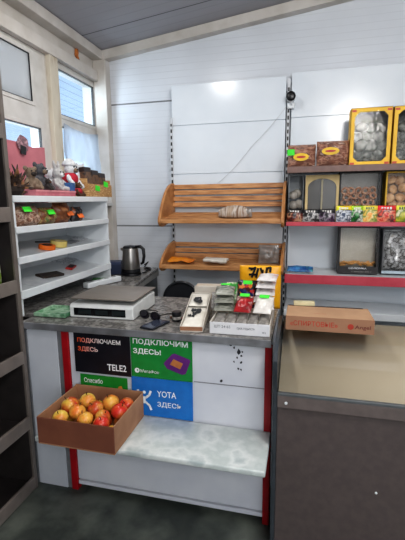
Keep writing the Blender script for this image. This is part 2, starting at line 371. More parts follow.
# things lying in the lower rack
def sheet(bm, w, d, amp, seed, nx=12, ny=10, th=.004, tilt=0):
    T = []; Bo = []
    for j in range(ny+1):
        a = []; b = []
        for i in range(nx+1):
            x = (i/nx-.5)*w; y = (j/ny-.5)*d; z = amp*(noise.noise(Vector((x*14+seed, y*14, seed*1.7)))*.7+noise.noise(Vector((x*35, y*35+seed, 0)))*.3) + amp
            a.append(bm.verts.new((x, y, z+th))); b.append(bm.verts.new((x, y, z)))
        T.append(a); Bo.append(b)
    for j in range(ny):
        for i in range(nx):
            bm.faces.new((T[j][i], T[j][i+1], T[j+1][i+1], T[j+1][i])); bm.faces.new((Bo[j][i], Bo[j+1][i], Bo[j+1][i+1], Bo[j][i+1]))
    for i in range(nx):
        bm.faces.new((T[0][i], Bo[0][i], Bo[0][i+1], T[0][i+1])); bm.faces.new((T[ny][i], T[ny][i+1], Bo[ny][i+1], Bo[ny][i]))
    for j in range(ny):
        bm.faces.new((T[j][0], T[j+1][0], Bo[j+1][0], Bo[j][0])); bm.faces.new((T[j][nx], Bo[j][nx], Bo[j+1][nx], T[j+1][nx]))
    return bm
p = ony(180, 258, 2.87)
o = obj('wrapping_paper', sheet(bm_new(), .2, .13, .02, 2), mat('orange_paper', (240, 156, 30), .5, c2=(220, 120, 20), scale=14), None, smooth=True); o.location = (p.x, 2.915, .985); o.rotation_euler = (a2, 0, .05)
tag(o, 'crumpled orange wrapping paper at the left end of lower bread rack', 'paper')
p = ony(215, 262, 2.87)
o = obj('white_packet', sheet(bm_new(), .18, .1, .012, 5, th=.02), mat('white_bag', (225, 222, 214), .4, c2=(205, 200, 190), scale=20), None, smooth=True); o.location = (p.x, 2.91, .987); o.rotation_euler = (a2, 0, -.05)
tag(o, 'flat white packet lying mid lower bread rack', 'packet')
p = ony(268, 258, 2.88)
o = obj('plastic_bag', pouch(bm_new(), .15, .14, .09, 14, 14, .12, .6, 11), film2, None, smooth=True); o.location = (p.x, 2.95, .988); o.rotation_euler = (.0, 0, .1)
tag(o, 'crumpled clear plastic bag at the right end of lower bread rack', 'bag')

# ------------------------------------------------------------------ counter + worktop
FY = 1.59
ct = thing('shop_counter', 'white shop counter with red corner posts and a marble step shelf', 'counter', (-.6, FY, 0))
def L(x): return x+.6
cpanel = mat('counter_panel', (214, 216, 222), .45, c2=(200, 203, 212), scale=4, spec=.3)
bm = bm_new(); bx(bm, L(-1.07), L(-.137), .004, .02, .062, .861); obj('front_panel', bm, cpanel, ct, .002)
obj('kick_rail', bx(bm_new(), L(-1.07), L(-.137), .0, .018, .034, .054), cpanel, ct, .002)
obj('panel_seam', bx(bm_new(), L(-.452), L(-.138), .0025, .004, .6545, .6585), mat('seam_grey', (140, 140, 145), .6), ct)
for x0, x1 in ((-1.108, -1.072), (-.138, -.108)):
    obj('corner_post', bx(bm_new(), L(x0), L(x1), -.004, .03, 0, .850), red, ct, .003)
obj('side_panel', bx(bm_new(), L(-1.30), L(-1.135), .0, .016, .0, .85), mat('grey_white_panel', (202, 206, 212), .45, c2=(192, 196, 204), scale=5), ct, .002, label='narrow grey-white end panel')
obj('post', bx(bm_new(), L(-1.135), L(-1.109), .004, .03, 0, .85), mat('aluminium_dull', (140, 142, 146), .45, .3), ct, .002)
obj('post', bx(bm_new(), L(-1.312), L(-1.30), -.004, .03, 0, .85), mat('aluminium_dull', (140, 142, 146), .45, .3), ct, .002)
bm = bm_new(); bx(bm, L(-1.30), L(-.125), .58, .6, .0, .861); bx(bm, L(-.137), L(-.122), .03, .58, 0, .861); obj('carcass', bm, cpanel, ct)
st = obj('step_shelf', bx(bm_new(), L(-1.088), L(-.106), 1.318-FY, -.0045, .44, .466), marble, ct, .006, 3, label='white marble-look step shelf')
for v in (-.55, ):
    pass
bm = bm_new()
rnd = random.Random(4)
c0 = ony(238, 352, FY)
for (px, py, s) in ((231, 345, 1), (234, 348, .7), (239, 352, 1.2), (241, 356, .8), (237, 358, .6), (234, 362, .5), (241, 363, .9), (238, 369, .8), (241, 370, .6), (242, 352, .6), (221, 381, .8)):
    p = ony(px, py, FY); n = 7; r = .008*s
    vs = [bm.verts.new((L(p.x)+r*math.cos(2*PI*k/n)*rnd.uniform(.4, 1.2), .0028, p.z+r*1.3*math.sin(2*PI*k/n)*rnd.uniform(.4, 1.3))) for k in range(n)]
    bm.faces.new(vs)
obj('paint_chips', bm, mat('chip_dark', (50, 50, 56), .8), ct, label='dark chipped spots in the white paint')
# left cabinet
cb = thing('side_cabinet', 'dark green-grey side cabinet under the worktop along the window wall', 'cabinet', (-1.45, 2.75, 0))
bm = bm_new(); prism(bm, [(-.25, -.54), (.315, -.54), (.225, .45), (-.25, .45)], 2, 0, .862); obj('carcass', bm, mat('dark_green_side', (46, 54, 52), .3), cb, .003)
bm = bm_new(); prism(bm, [(.316, -.535), (.33, -.535), (.24, .445), (.226, .445)], 2, .815, .861); obj('edge_trim', bm, mat('pale_edge', (170, 170, 166), .4), cb)
# L-shaped worktop
bm = bm_new(); prism(bm, [(-1.315, 1.572), (-.112, 1.572), (-.112, 2.2), (-1.08, 2.2), (-1.105, 2.4), (-1.215, 3.20), (-1.634, 3.20), (-1.74, 3.20), (-1.74, 1.70), (-1.315, 1.70)], 2, .863, .885)
wt = obj('worktop', bm, stone, None, .003); tag(wt, 'mottled grey stone-look L-shaped worktop on the counter', 'worktop')
obj('edge_strip', bx(bm_new(), -1.316, -.111, 1.566, 1.5715, .852, .884), mat('edge_band', (128, 130, 134), .35, c2=(96, 96, 98), scale=9), wt, .0015, label='grey edge strip')

# posters
def poster(name, label, q, m, yy=-.003):
    """q = x0,x1,z0,z1 on the counter front"""
    x0, x1, z0, z1 = q; t = thing(name, label, 'poster', (x0, FY+yy-.0005, z0))
    obj('sheet', bx(bm_new(), 0, x1-x0, 0, .0015, 0, z1-z0), m, t); return t, x1-x0, z1-z0
def white_ink(n='white_ink', c=(238, 240, 242)): return mat(n, c, .5, c2=c)
ink = white_ink()
# gradient lettering (orange to white)
def grad_ink():
    m = mat('orange_white_ink', (255, 255, 255), .5); nt = m.node_tree; N = nt.nodes; Lk = nt.links; p_ = N['Principled BSDF']
    tc = N.new('ShaderNodeTexCoord'); s = N.new('ShaderNodeSeparateXYZ'); Lk.new(tc.outputs['Object'], s.inputs[0])
    mr = N.new('ShaderNodeMapRange'); mr.inputs[1].default_value = .03; mr.inputs[2].default_value = .15; Lk.new(s.outputs[0], mr.inputs[0])
    cr = N.new('ShaderNodeValToRGB'); Lk.new(mr.outputs[0], cr.inputs[0]); cr.color_ramp.elements[0].color = lin((238, 92, 40)); cr.color_ramp.elements[1].color = lin((240, 238, 236)); Lk.new(cr.outputs[0], p_.inputs['Base Color']); return m
gi = grad_ink(); T0 = -.0012
t, w, h = poster('black_poster', 'black poster reading ПОДКЛЮЧАЕМ ЗДЕСЬ and TELE2 on the counter front', (-1.040, -.751, .650, .852), mat('poster_black', (20, 20, 28), .4, c2=(26, 26, 36)))
lettering('lettering', 'ПОДКЛЮЧАЕМ', .222, .026, .02, T0, h-.055, gi, t, bold=.02)
lettering('lettering', 'ЗДЕСЬ', .105, .026, .02, T0, h-.098, gi, t, bold=.02)
lettering('lettering', 'TELE2', .098, .032, w-.12, T0, .022, ink, t, bold=.02, label='white wordmark')
t, w, h = poster('green_poster', 'green poster reading ПОДКЛЮЧИМ ЗДЕСЬ! with a purple card picture', (-.748, -.455, .656, .853), mat('poster_green', (28, 138, 62), .4, c2=(22, 128, 54)))
lettering('lettering', 'ПОДКЛЮЧИМ', .262, .03, .012, T0, h-.042, ink, t, bold=.022)
lettering('lettering', 'ЗДЕСЬ!', .135, .03, .012, T0, h-.088, ink, t, bold=.022)
lettering('lettering', 'МегаФон', .09, .017, .045, T0, .022, ink, t, bold=.005, label='small white wordmark')
bm = bm_new(); lathe(bm, [(.012, 0), (.012, .0006)], 18, (.028, T0+.0007, .031), RX(PI/2)); lg = obj('logo_disc', bm, ink, t)
bm = bm_new(); lathe(bm, [(.004, 0), (.004, .0006)], 12, (.031, T0-.0002, .033), RX(PI/2)); obj('logo_dot', bm, MC['poster_green'], lg)
card = [(.165, .085), (.158, .075), (.175, .052), (.245, .03), (.262, .036), (.285, .098), (.28, .106), (.212, .128), (.2, .124)]
o1 = obj('card_picture', poly_flat(card, T0), mat('purple_ink', (110, 40, 130), .5, c2=(92, 32, 112), scale=9), t)
obj('chip_picture', poly_flat([(.188, .074), (.236, .056), (.25, .084), (.206, .102)], T0-.0004), mat('chip_ink', (196, 130, 70), .5, c2=(170, 104, 60)), o1)
t, w, h = poster('blue_poster', 'sky blue poster reading YOTA ЗДЕСЬ with a white stick-figure emblem', (-.750, -.455, .4675, .655), mat('poster_blue', (30, 118, 196), .4, c2=(24, 108, 186)), -.0045)
lettering('lettering', 'YOTA', .092, .03, .125, T0, .100, ink, t, bold=.008)
lettering('lettering', 'ЗДЕСЬ', .115, .028, .125, T0, .048, ink, t, bold=.008)
bm = bm_new()
cx, cz = .062, .078
def stroke(bm, pts, wd, y):
    for (x0, z0), (x1, z1) in zip(pts, pts[1:]):
        d = Vector((x1-x0, z1-z0)).normalized()*wd; n = Vector((-d.y, d.x)); e = d*.3
        bm.faces.new([bm.verts.new((x0-e.x+n.x, y, z0-e.y+n.y)), bm.verts.new((x1+e.x+n.x, y, z1+e.y+n.y)), bm.verts.new((x1+e.x-n.x, y, z1+e.y-n.y)), bm.verts.new((x0-e.x-n.x, y, z0-e.y-n.y))])
stroke(bm, [(cx-.032, cz+.046), (cx-.024, cz+.026), (cx-.008, cz+.012), (cx+.008, cz+.012), (cx+.024, cz+.026), (cx+.032, cz+.046)], .0055, T0)
stroke(bm, [(cx-.032, cz-.046), (cx-.024, cz-.026), (cx-.008, cz-.012), (cx+.008, cz-.012), (cx+.024, cz-.026), (cx+.032, cz-.046)], .0055, T0-.0003)
stroke(bm, [(cx, cz-.012), (cx, cz+.012)], .006, T0-.0006)
lathe(bm, [(.008, 0), (.008, .0004)], 14, (cx, T0, cz+.038), RX(PI/2)); obj('emblem', bm, ink, t)
t, w, h = poster('thanks_poster', 'green strip poster reading Спасибо behind the apple box', (-1.017, -.772, .54, .640), mat('poster_green_dark', (30, 140, 50), .4, c2=(24, 128, 44)))
lettering('lettering', 'Спасибо', .098, .024, .02, T0, h-.04, ink, t, bold=.012)
obj('paint_mark', poly_flat([(.19, .035), (.2, .055), (.215, .06), (.222, .04), (.21, .03)], T0), mat('orange_ink', (220, 140, 60), .5), t)

# ------------------------------------------------------------------ apple box
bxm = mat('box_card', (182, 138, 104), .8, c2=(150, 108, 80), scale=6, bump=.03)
t = thing('apple_box', 'open brown cardboard box holding apples on the step shelf', 'box', (-.865, 1.432, .4665))
X0, X1, Y0, Y1, Hh, Tk = -.172, .174, -.152, .145, .118, .005
obj('bottom', bx(bm_new(), X0, X1, Y0, Y1, 0, Tk), bxm, t)
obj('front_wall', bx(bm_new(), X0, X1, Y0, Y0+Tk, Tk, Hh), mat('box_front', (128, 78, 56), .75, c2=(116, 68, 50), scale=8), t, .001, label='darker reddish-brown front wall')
obj('back_wall', bx(bm_new(), X0, X1, Y1-Tk, Y1, Tk, Hh+.006), bxm, t, .001)
for s in (0, 1): obj('end_wall', bx(bm_new(), (X0, X1-Tk)[s], (X0+Tk, X1)[s], Y0+Tk, Y1-Tk, Tk, Hh+.002), bxm, t, .001)
def apple_bm(r, s):
    bm = bm_new(); prof = []
    for i in range(13):
        a = PI*i/12; rr = math.sin(a)*r*(1+.06*math.cos(a)); zz = -math.cos(a)*r*.9
        if i >= 11: zz -= r*.18*(i-10)/2
        if i <= 1: zz += r*.1*(2-i)/2
        prof.append((rr, zz))
    lathe(bm, prof, 16)
    for v in bm.verts: v.co *= 1+.05*noise.noise(v.co*18+Vector((s, s, 0)))
    return bm
def apple_mat(i, c, c2):
    return mat('apple_skin_%d' % i, c, .3, c2=[c2], scale=14+3*(i % 3), detail=4, stretch=(1, 1, .35), lo=.42, hi=.6)
pal = [((196, 80, 44), (226, 166, 80)), ((226, 184, 80), (204, 70, 40)), ((230, 130, 56), (232, 176, 80)), ((206, 54, 42), (224, 120, 60)), ((230, 196, 92), (222, 146, 66))]
AP = [(70.5, 407, .039, 'large yellow apple with red flush, back left corner of box', 1), (88, 405.5, .036, 'yellow apple with dark blossom end near box back wall', 4), (110, 406, .038, 'orange-red apple near the middle of the back wall', 2),
      (123.5, 406, .033, 'dark red apple in the back right corner of box', 3), (116, 415.5, .036, 'bright red apple at the right front of the heap', 3), (80, 414, .036, 'orange apple in front of the large yellow apple', 2),
      (97, 413.5, .035, 'mottled red-yellow apple in the centre of the heap', 0), (63, 417.5, .034, 'pale yellow apple in the front left corner of box', 4), (89, 420.5, .034, 'orange apple against the front wall of box', 2),
      (107, 416, .034, 'russet apple between bright red and mottled apples', 0), (101, 422, .034, 'red apple low against the front wall of box', 3)]
stem_m = mat('stem_brown', (70, 50, 30), .8)
pos = []
for px, py, r, lab, k in AP: pos.append([onz(px, py, .56), r, lab, k])
for i, (x, y) in enumerate([(-.12, .095), (-.04, .1), (.045, .1), (.125, .1), (-.125, .01), (-.04, .015), (.045, .01), (.125, .015), (-.12, -.08), (-.04, -.08), (.04, -.08), (.12, -.08)]):
    pos.append([Vector((-.865+x, 1.432+y, .512)), .034, None, i % 5])
for it in range(200):
    for i in range(len(pos)):
        for j in range(i):
            d = pos[i][0]-pos[j][0]; need = (pos[i][1]+pos[j][1])*1.03
            if d.length < need:
                m_ = d.normalized()*(need-d.length)/2; wi = .25 if pos[i][2] and it < 150 else 1
                pos[i][0] += m_; pos[j][0] -= m_
        q, r = pos[i][0], pos[i][1]+.006
        q.x = min(max(q.x, -.865+X0+r), -.865+X1-r); q.y = min(max(q.y, 1.432+Y0+r), 1.432+Y1-r); q.z = max(q.z, .4715+pos[i][1])
for i, (p, r, lab, k) in enumerate(pos):
    t = thing('apple', lab or 'apple lying under the top layer in the cardboard box', 'apple', p, random.uniform(0, 6), 'apples on top in the cardboard box' if lab else 'apples under the top layer', random.uniform(-.7, .5), random.uniform(-.5, .5))
    obj('skin', apple_bm(r, i), apple_mat(k, *pal[k]), t, smooth=True); obj('stem', tube(bm_new(), [(0, 0, r*.66), (.001, 0, r*.95), (.004, 0, r*1.1)], .0018, 6), stem_m, t)

# ------------------------------------------------------------------ refrigerated showcase on the right
sc_ = thing('refrigerated_counter', 'taupe refrigerated counter with curved beige glass front', 'counter', (-.095, 1.47, 0))
RXe = 1.35
prof = [(.0, .712), (-.01, .74), (-.022, .78), (-.032, .82), (-.034, .85), (-.015, .878), (.03, .895), (.09, .906), (.19, .912), (.38, .912)]
inner = [(y+.004*(1 if z < .88 else 0), z-.004*(0 if z < .85 else 1)) for y, z in prof[::-1]]
beige = mat('beige_sheet', (180, 168, 146), .55, c2=(174, 162, 140), scale=3, spec=.2)
bm = bm_new(); prism(bm, prof + inner, 0, .019, RXe); obj('curved_glass', bm, glass_mat('showcase_glass', (255, 255, 255), gloss=.03, rough=.05), sc_, smooth=False)
sh_ = [(.008, .712), (.19, .806), (.37, .897)]
bm = bm_new(); prism(bm, sh_ + [(y, z-.006) for y, z in sh_[::-1]], 0, .022, RXe-.002); obj('inner_sheet', bm, beige, sc_, label='beige sheet behind the curved glass', smooth=True)
bm = bm_new(); prism(bm, [(0, 0), (0, .69)] + prof + [(.38, 0)], 0, 0, .018); obj('side_panel', bm, mat('dark_grey_end', (62, 68, 74), .35), sc_, .003)
obj('rail', bx(bm_new(), .018, RXe, -.005, .02, .698, .711), mat('grey_rail', (96, 100, 102), .4), sc_, .003)
obj('upper_rail', bx(bm_new(), .018, RXe, -.003, .02, .648, .698), mat('taupe_band', (108, 98, 95), .45), sc_, .002)
obj('front_panel', bx(bm_new(), .018, RXe, .010, .03, .02, .648), taupe, sc_, .002)
obj('back_panel', bx(bm_new(), .018, RXe, .36, .38, .02, .885), taupe, sc_)
bm = bm_new(); q = ony(286, 403, 1.468); lathe(bm, [(.006, 0), (.006, .004), (.003, .006)], 12, (q.x+.095, -.002, q.z), RX(PI/2)); obj('screw', bm, shelfwhite, sc_)
bm = bm_new(); q = ony(376, 493, 1.48); lathe(bm, [(.005, 0), (.005, .004), (.003, .006)], 12, (q.x+.095, .012, q.z), RX(PI/2)); obj('screw', bm, shelfwhite, sc_)

# cardboard box on it
t = thing('long_cardboard_box', 'long flat brown cardboard box with red print on the refrigerated counter', 'box', (.118, 1.63, .914))
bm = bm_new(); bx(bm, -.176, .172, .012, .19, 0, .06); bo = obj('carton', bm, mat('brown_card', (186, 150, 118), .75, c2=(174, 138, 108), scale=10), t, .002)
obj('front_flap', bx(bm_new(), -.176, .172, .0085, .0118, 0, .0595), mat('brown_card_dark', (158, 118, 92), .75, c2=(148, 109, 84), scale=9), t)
redink = mat('red_ink', (184, 60, 40), .6)
lettering('lettering', '«СПИРТОВЫЕ»', .19, .022, -.158, .0078, .02, redink, t, bold=.01)
lettering('lettering', 'Angel', .06, .02, .098, .0078, .016, mat('dark_red_ink', (110, 40, 36), .6), t, bold=.01, skew=.2)
bm = bm_new(); lathe(bm, [(.012, 0), (.012, .0004)], 16, (.082, .0082, .028), RX(PI/2)); obj('emblem', bm, redink, t)
lettering('lettering', '· СПИРТОВЫЕ КОНФЕТЫ ·'[2:11], .05, .006, -.06, .06, .0605, redink, t, plane='top')
obj('slit', bx(bm_new(), -.172, .15, .178, .1895, .0598, .0612), black, t)
p = onz(299, 305, .93)
t = thing('small_beige_box', 'small pale yellow carton behind the long cardboard box', 'box', (.02, 1.835, .914), .1)
obj('carton', bx(bm_new(), -.05, .04, -.022, .01, 0, .075), mat('pale_card', (205, 190, 140), .7), t, .002)
obj('lid_edge', bx(bm_new(), -.051, .041, -.023, .011, .062, .077), mat('pale_card_light', (214, 204, 166), .7), t, .001)

# ------------------------------------------------------------------ dark display rack (left foreground)
rk = thing('display_rack', 'dark brown display rack with grey-lipped shelves beside the white wall shelf', 'rack', (-1.29, 1.56, 0))
dk = mat('dark_brown_metal', (52, 47, 46), .5, c2=(44, 40, 39), scale=14); lipm = mat('grey_brown_lip', (126, 118, 112), .4, c2=(112, 104, 99), scale=9)
for y in (-1.42, -.02):
    o = obj('upright_panel', bx(bm_new(), -.42, -.003, y, y+.02, 0, 2.1), dk, rk, .002)
    obj('edge_profile', bx(bm_new(), -.012, .0, y-.002, y+.022, 0, 2.1), mat('upright_edge', (112, 104, 98), .4), o, .002, label='grey front edge')
obj('back_panel', bx(bm_new(), -.42, -.405, -1.40, -.02, .02, 2.08), dk, rk)
for zt, zb in ((1.795, 1.73), (1.434, 1.367), (1.098, 1.035), (.746, .685), (.406, .34), (.073, .008)):
    o = obj('shelf', bx(bm_new(), -.404, -.014, -1.40, -.021, zb+.012, zb+.03), dk, rk, .002); obj('shelf_lip', bx(bm_new(), -.012, .004, -1.40, -.021, zb, zt), lipm, o, .003)

# goods on the rack, third shelf level
RS = 1.0665
t = thing('sauce_packet', 'yellow-green packet at the end of the dark rack', 'packet', (-1.36, 1.48, RS), PI/2)
p = obj('packet', pouch(bm_new(), .09, .105, .03, seed=2), mat('lime_pack', (190, 200, 40), .35, c2=[(120, 160, 40), (224, 220, 200), (206, 206, 50)], scale=14, lo=.4, hi=.7), t, smooth=True)
t = thing('green_packet', 'dark green packet second from the end of dark rack', 'packet', (-1.37, 1.385, RS), PI/2-.2)
obj('packet', pouch(bm_new(), .09, .10, .03, seed=5), mat('green_pack', (84, 120, 50), .35, c2=[(200, 190, 60), (60, 90, 40)], scale=16, lo=.45, hi=.6), t, smooth=True)
t = thing('cleaner_bottle', 'clear blue bottle with orange cap behind the lime packets', 'bottle', (-1.44, 1.45, RS))
obj('body', lathe(bm_new(), [(.03, 0), (.034, .01), (.034, .10), (.028, .13), (.014, .15), (.012, .165)], 18), mat('blue_bottle', (120, 160, 180), .2, c2=(90, 130, 160)), t, smooth=True)
obj('cap', lathe(bm_new(), [(.016, .16), (.016, .185), (.012, .19)], 14), mat('orange_cap', (240, 90, 30), .4), t)
obj('label_band', lathe(bm_new(), [(.0346, .03), (.0346, .085)], 18), mat('teal_label', (60, 130, 110), .4, c2=(160, 190, 160), scale=30), t)

# ------------------------------------------------------------------ white wall shelf
WX = -1.35
ws = thing('wall_shelf', 'white four-tier shelf unit with lipped trays below the window', 'shelf', (WX, 2.115, .95))
h0, h1 = -.474, .476; bd = -.34
TIERS = [(1.488, 1.455), (1.337, 1.303), (1.187, 1.151), (1.017, .974)]
for y in (h0-.004, h1-.012):
    bm = bm_new(); prism(bm, [(bd, y), (bd, y+.016), (-.004, y+.016), (-.004, y)], 2, -.063, 1.487-.95); obj('side_panel', bm, shelfwhite, ws, .002)
obj('back_panel', bx(bm_new(), bd-.012, bd, h0, h1, -.063, .5), shelfwhite, ws)
for zt, zb in TIERS:
    zt -= .95; zb -= .95; top = zt > .5
    bm = bm_new(); y0, y1 = h0+.013, h1-.013
    zr = zt-.012 if top else zt+.03
    prism(bm, [(-.012, zb+.004), (-.012, zb+.016), (bd+.001, zr), (bd+.001, zr-.012)], 1, y0, y1); o = obj('shelf', bm, shelfwhite, ws, .001)
    obj('shelf_lip', bx(bm_new(), -.011, .002, h0-.003, h1+.003, zb, zt), shelfwhite, o, .003)
def tier_z(k, x):   # height of the sloping tray surface at world x
    zt, zb = TIERS[k]; zr = zt-.012 if k == 0 else zt+.03; s = (WX-.012-x)/(-(bd+.001)-.012)
    return zb+.016 + (zr-zb-.016)*max(0, min(1, s))

def plush(name, label, loc, s, body, belly, ears='round', rz=PI/2, cat='toy', hat=None, group='plush toys along the window sill', muzzle=None, seed=0, jacket=None):
    t = thing(name, label, cat, loc, rz, group)
    bm = bm_new()
    ball(bm, (0, 0, .045*s), .042*s, 1, .9, 1.1); ball(bm, (0, -.006*s, .108*s), .036*s, 1.05, .95, 1)
    for q in (-1, 1):
        tube(bm, [(q*.028*s, -.005*s, .07*s), (q*.05*s, -.024*s, .045*s), (q*.045*s, -.04*s, .028*s)], [.014*s, .013*s, .012*s])
        tube(bm, [(q*.022*s, -.015*s, .02*s), (q*.038*s, -.05*s, .014*s), (q*.04*s, -.062*s, .018*s)], [.018*s, .015*s, .015*s])
        if ears == 'round': ball(bm, (q*.034*s, 0, .136*s), .017*s, 1, .5, 1)
        elif ears == 'long': tube(bm, [(q*.015*s, 0, .13*s), (q*.022*s, .002, .165*s), (q*.026*s, .004, .19*s)], [.012*s, .012*s, .006*s])
        elif ears == 'point': tube(bm, [(q*.022*s, 0, .13*s), (q*.03*s, 0, .16*s)], [.014*s, .003*s])
    b = obj('body', bm, body, t, remesh=.0045*s)
    mz = bm_new(); ball(mz, (0, -.036*s, .1*s), .016*s, 1.2, .9, .85); m_ = obj('muzzle', mz, belly, t, smooth=True)
    nb = bm_new(); ball(nb, (0, -.05*s, .105*s), .005*s); obj('nose', nb, black, m_)
    for q in (-1, 1):
        e = bm_new(); ball(e, (q*.014*s, -.036*s, .119*s), .0048*s); obj('eye', e, black, t)
    if jacket:
        j = bm_new(); lathe(j, [(.04*s, .03*s), (.046*s, .05*s), (.043*s, .07*s), (.032*s, .085*s)], 16); obj('jacket', j, jacket, t, smooth=True)
    if hat:
        hb = bm_new(); lathe(hb, [(.038*s, .125*s), (.04*s, .135*s), (.03*s, .15*s), (.012*s, .165*s)], 14); obj('hat', hb, hat, t, smooth=True)
    return t
fur = lambda n, c, c2: mat(n, c, .9, c2=c2, scale=60, bump=.5, bscale=120)
grey_fur = fur('grey_fur', (92, 90, 94), (64, 64, 68)); dark_fur = fur('dark_fur', (62, 54, 50), (42, 38, 36)); beige_fur = fur('beige_fur', (136, 118, 100), (108, 92, 78)); white_fur = fur('white_fur', (222, 222, 222), (196, 198, 202)); brown_fur = fur('brown_fur', (96, 66, 44), (60, 40, 28))
ST = 1.489
def at(px, py, X): q = onx(px, py, X); return q
# pink board behind the toys with a medallion
q0 = onx(5, 140, -1.70); q1 = onx(43, 148, -1.70)
t = thing('pink_board', 'large pink card leaning on the window behind the toys', 'board', (-1.69, (q0.y+q1.y)/2, WB+.001), 0)
bm = bm_new(); hy = (q1.y-q0.y)/2; zt = q0.z-WB; prism(bm, [(-hy-.05, 0), (hy, 0), (hy+.004, zt), (hy*.3, zt-.015), (-hy*.4, zt+.002), (-hy-.05, zt+.004)], 0, -.006, 0); obj('card', bm, mat('pink_card', (194, 122, 130), .6, c2=(180, 108, 118), scale=8), t, .002)
m0 = onx(23, 144, -1.68)
MO = (.008, m0.y-t.location.y, m0.z-t.location.z)
bm = bm_new(); n = 10; prism(bm, [(.055*math.cos(2*PI*k/n)*(1 if k % 2 else .9), .055*math.sin(2*PI*k/n)*(1 if k % 2 else .9)) for k in range(n)], 0, -.004, .004); disc = obj('badge', bm, mat('badge_pattern', (150, 110, 120), .6, c2=[(110, 90, 96), (190, 150, 156)], scale=40), t, .002, label='grey-pink cut-out badge'); disc.location = MO
bm = bm_new(); bx(bm, .0042, .007, -.03, .018, -.062, -.012, RX(-.15)); pl = obj('plate', bm, black, disc, label='black square')
# twig bundle figure
t = thing('twig_basket', 'dark brown spiky twig nest at the near end of the top shelf', 'basket', (-1.43, 1.725, ST), 0)
bm = bm_new(); rnd = random.Random(3)
for i in range(150):
    a = rnd.uniform(0, 2*PI); e = rnd.uniform(.1, 1.3); l = rnd.uniform(.06, .11); b = Vector((rnd.uniform(-.03, .03), rnd.uniform(-.035, .045), rnd.uniform(.0, .075)))
    d = Vector((math.cos(a)*math.cos(e)*.6, math.sin(a)*math.cos(e), math.sin(e)))*l
    tube(bm, [b, b+d*.6, b+d+Vector((0, 0, -.006))], [.008, .006, .002], 5)
obj('twigs', bm, mat('twig_brown', (84, 60, 46), .8, c2=[(44, 36, 36), (150, 108, 70)], scale=22), t)
bm = bm_new(); lathe(bm, [(.045, 0), (.06, .02), (.055, .045)], 14); obj('core', bm, mat('twig_core', (46, 36, 32), .9), t)
# plush row
P = lambda px, X=-1.47: onx(px, 195, X).y
# pink tray under the toys
t = thing('pink_box', 'low pink box that the grey plush toys sit in front of', 'box', (-1.46, 2.03, ST), 0)
obj('tray', bx(bm_new(), -.10, .085, -.185, .2, 0, .03), mat('pink_box_card', (206, 128, 136), .6, c2=(190, 108, 120), scale=20), t, .003)
obj('rim', bx(bm_new(), .0852, .088, -.185, .2, .022, .032), mat('pink_rim', (222, 150, 156), .6), t)
TZ = ST+.031
plush('plush_bear', 'beige plush bear slumped beside the twig nest', (-1.44, P(32, -1.44), TZ), .85, beige_fur, dark_fur, 'round', PI/2-.3)
plush('plush_mouse', 'big dark grey plush mouse with black ears on the pink box', (-1.47, P(40.5, -1.47), TZ), 1.05, grey_fur, beige_fur, 'round', PI/2+.1)
plush('plush_pup', 'small dark brown plush pup lying low on the pink box', (-1.395, P(48.5, -1.395), TZ), .45, dark_fur, brown_fur, 'round', PI/2+.2)
plush('plush_koala', 'grey-and-white plush with pointed ears beside the pale rabbit', (-1.55, P(51, -1.55), TZ), .95, white_fur, grey_fur, 'point', PI/2)
plush('plush_rabbit', 'light grey plush rabbit between koala and red doll', (-1.45, P(58.5, -1.45), TZ), .95, fur('pale_fur', (190, 188, 186), (160, 158, 158)), white_fur, 'long', PI/2)
plush('plush_doll', 'plush doll in red jacket and white hat near the wooden crate', (-1.47, P(71, -1.47), ST+.05), 1.15, white_fur, beige_fur, None, PI/2+.1, hat=white_fur, jacket=mat('red_cloth', (190, 40, 60), .8, c2=(160, 30, 48), scale=30))
plush('plush_wolf', 'white-grey plush wolf lying on top behind the red doll', (-1.60, P(82, -1.60), ST+.1), .95, white_fur, grey_fur, 'point', PI/2-.4)
t = thing('blue_box', 'small blue box standing under the red doll', 'box', (-1.405, P(70.5, -1.405), ST), .1)
obj('carton', bx(bm_new(), -.02, .02, -.028, .028, 0, .08), mat('blue_card', (50, 90, 150), .5, c2=(80, 120, 170), scale=30), t, .003); obj('lid', bx(bm_new(), -.021, .021, -.029, .029, .068, .082), mat('blue_lid', (70, 110, 160), .5), t, .002)
t = thing('plush_stand', 'small wooden block the wolf plush lies on', 'block', (-1.60, P(82, -1.60), ST), 0)
obj('block', bx(bm_new(), -.05, .05, -.05, .05, 0, .1), wood2, t, .004); obj('cap', bx(bm_new(), -.052, .052, -.052, .052, .09, .1005), wood, t, .002)
plush('plush_teddy', 'small brown teddy with red scarf at the right of the red doll', (-1.385, P(78.5, -1.385), ST), .6, brown_fur, beige_fur, 'round', PI/2, jacket=mat('red_cloth2', (170, 36, 50), .8))
# wooden crate with dark packets and green tags
ya, yb = P(80, -1.45), P(106, -1.45)
t = thing('wooden_crate', 'pale wooden crate of brown packets with green tags, far end of top shelf', 'crate', (-1.46, (ya+yb)/2-.01, ST), 0)
hw = (yb-ya)/2-.015
obj('front_board', bx(bm_new(), .062, .072, -hw, hw, 0, .085), mat('pale_wood', (196, 160, 110), .6, c2=[(160, 116, 70), (210, 176, 124)], scale=10, stretch=(1, 4, 9)), t, .002)
for s in (-1, 1): obj('end_board', bx(bm_new(), -.07, .062, s*(hw-.006)-.006, s*(hw-.006)+.006, 0, .12), MC['pale_wood'], t, .002)
obj('back_board', bx(bm_new(), -.07, -.06, -hw, hw, 0, .12), MC['pale_wood'], t, .002); obj('floor_board', bx(bm_new(), -.06, .062, -hw+.012, hw-.012, 0, .008), MC['pale_wood'], t)
for y in (-.045, .075): obj('price_tag', bx(bm_new(), .073, .0745, y-.03, y+.03, .04+.03*(y > 0), .075+.03*(y > 0), RX(-.12)), greentag, t, label='neon green price tag')
dkp = mat('dark_pack', (74, 52, 40), .5, c2=[(110, 80, 58), (44, 34, 30)], scale=24)
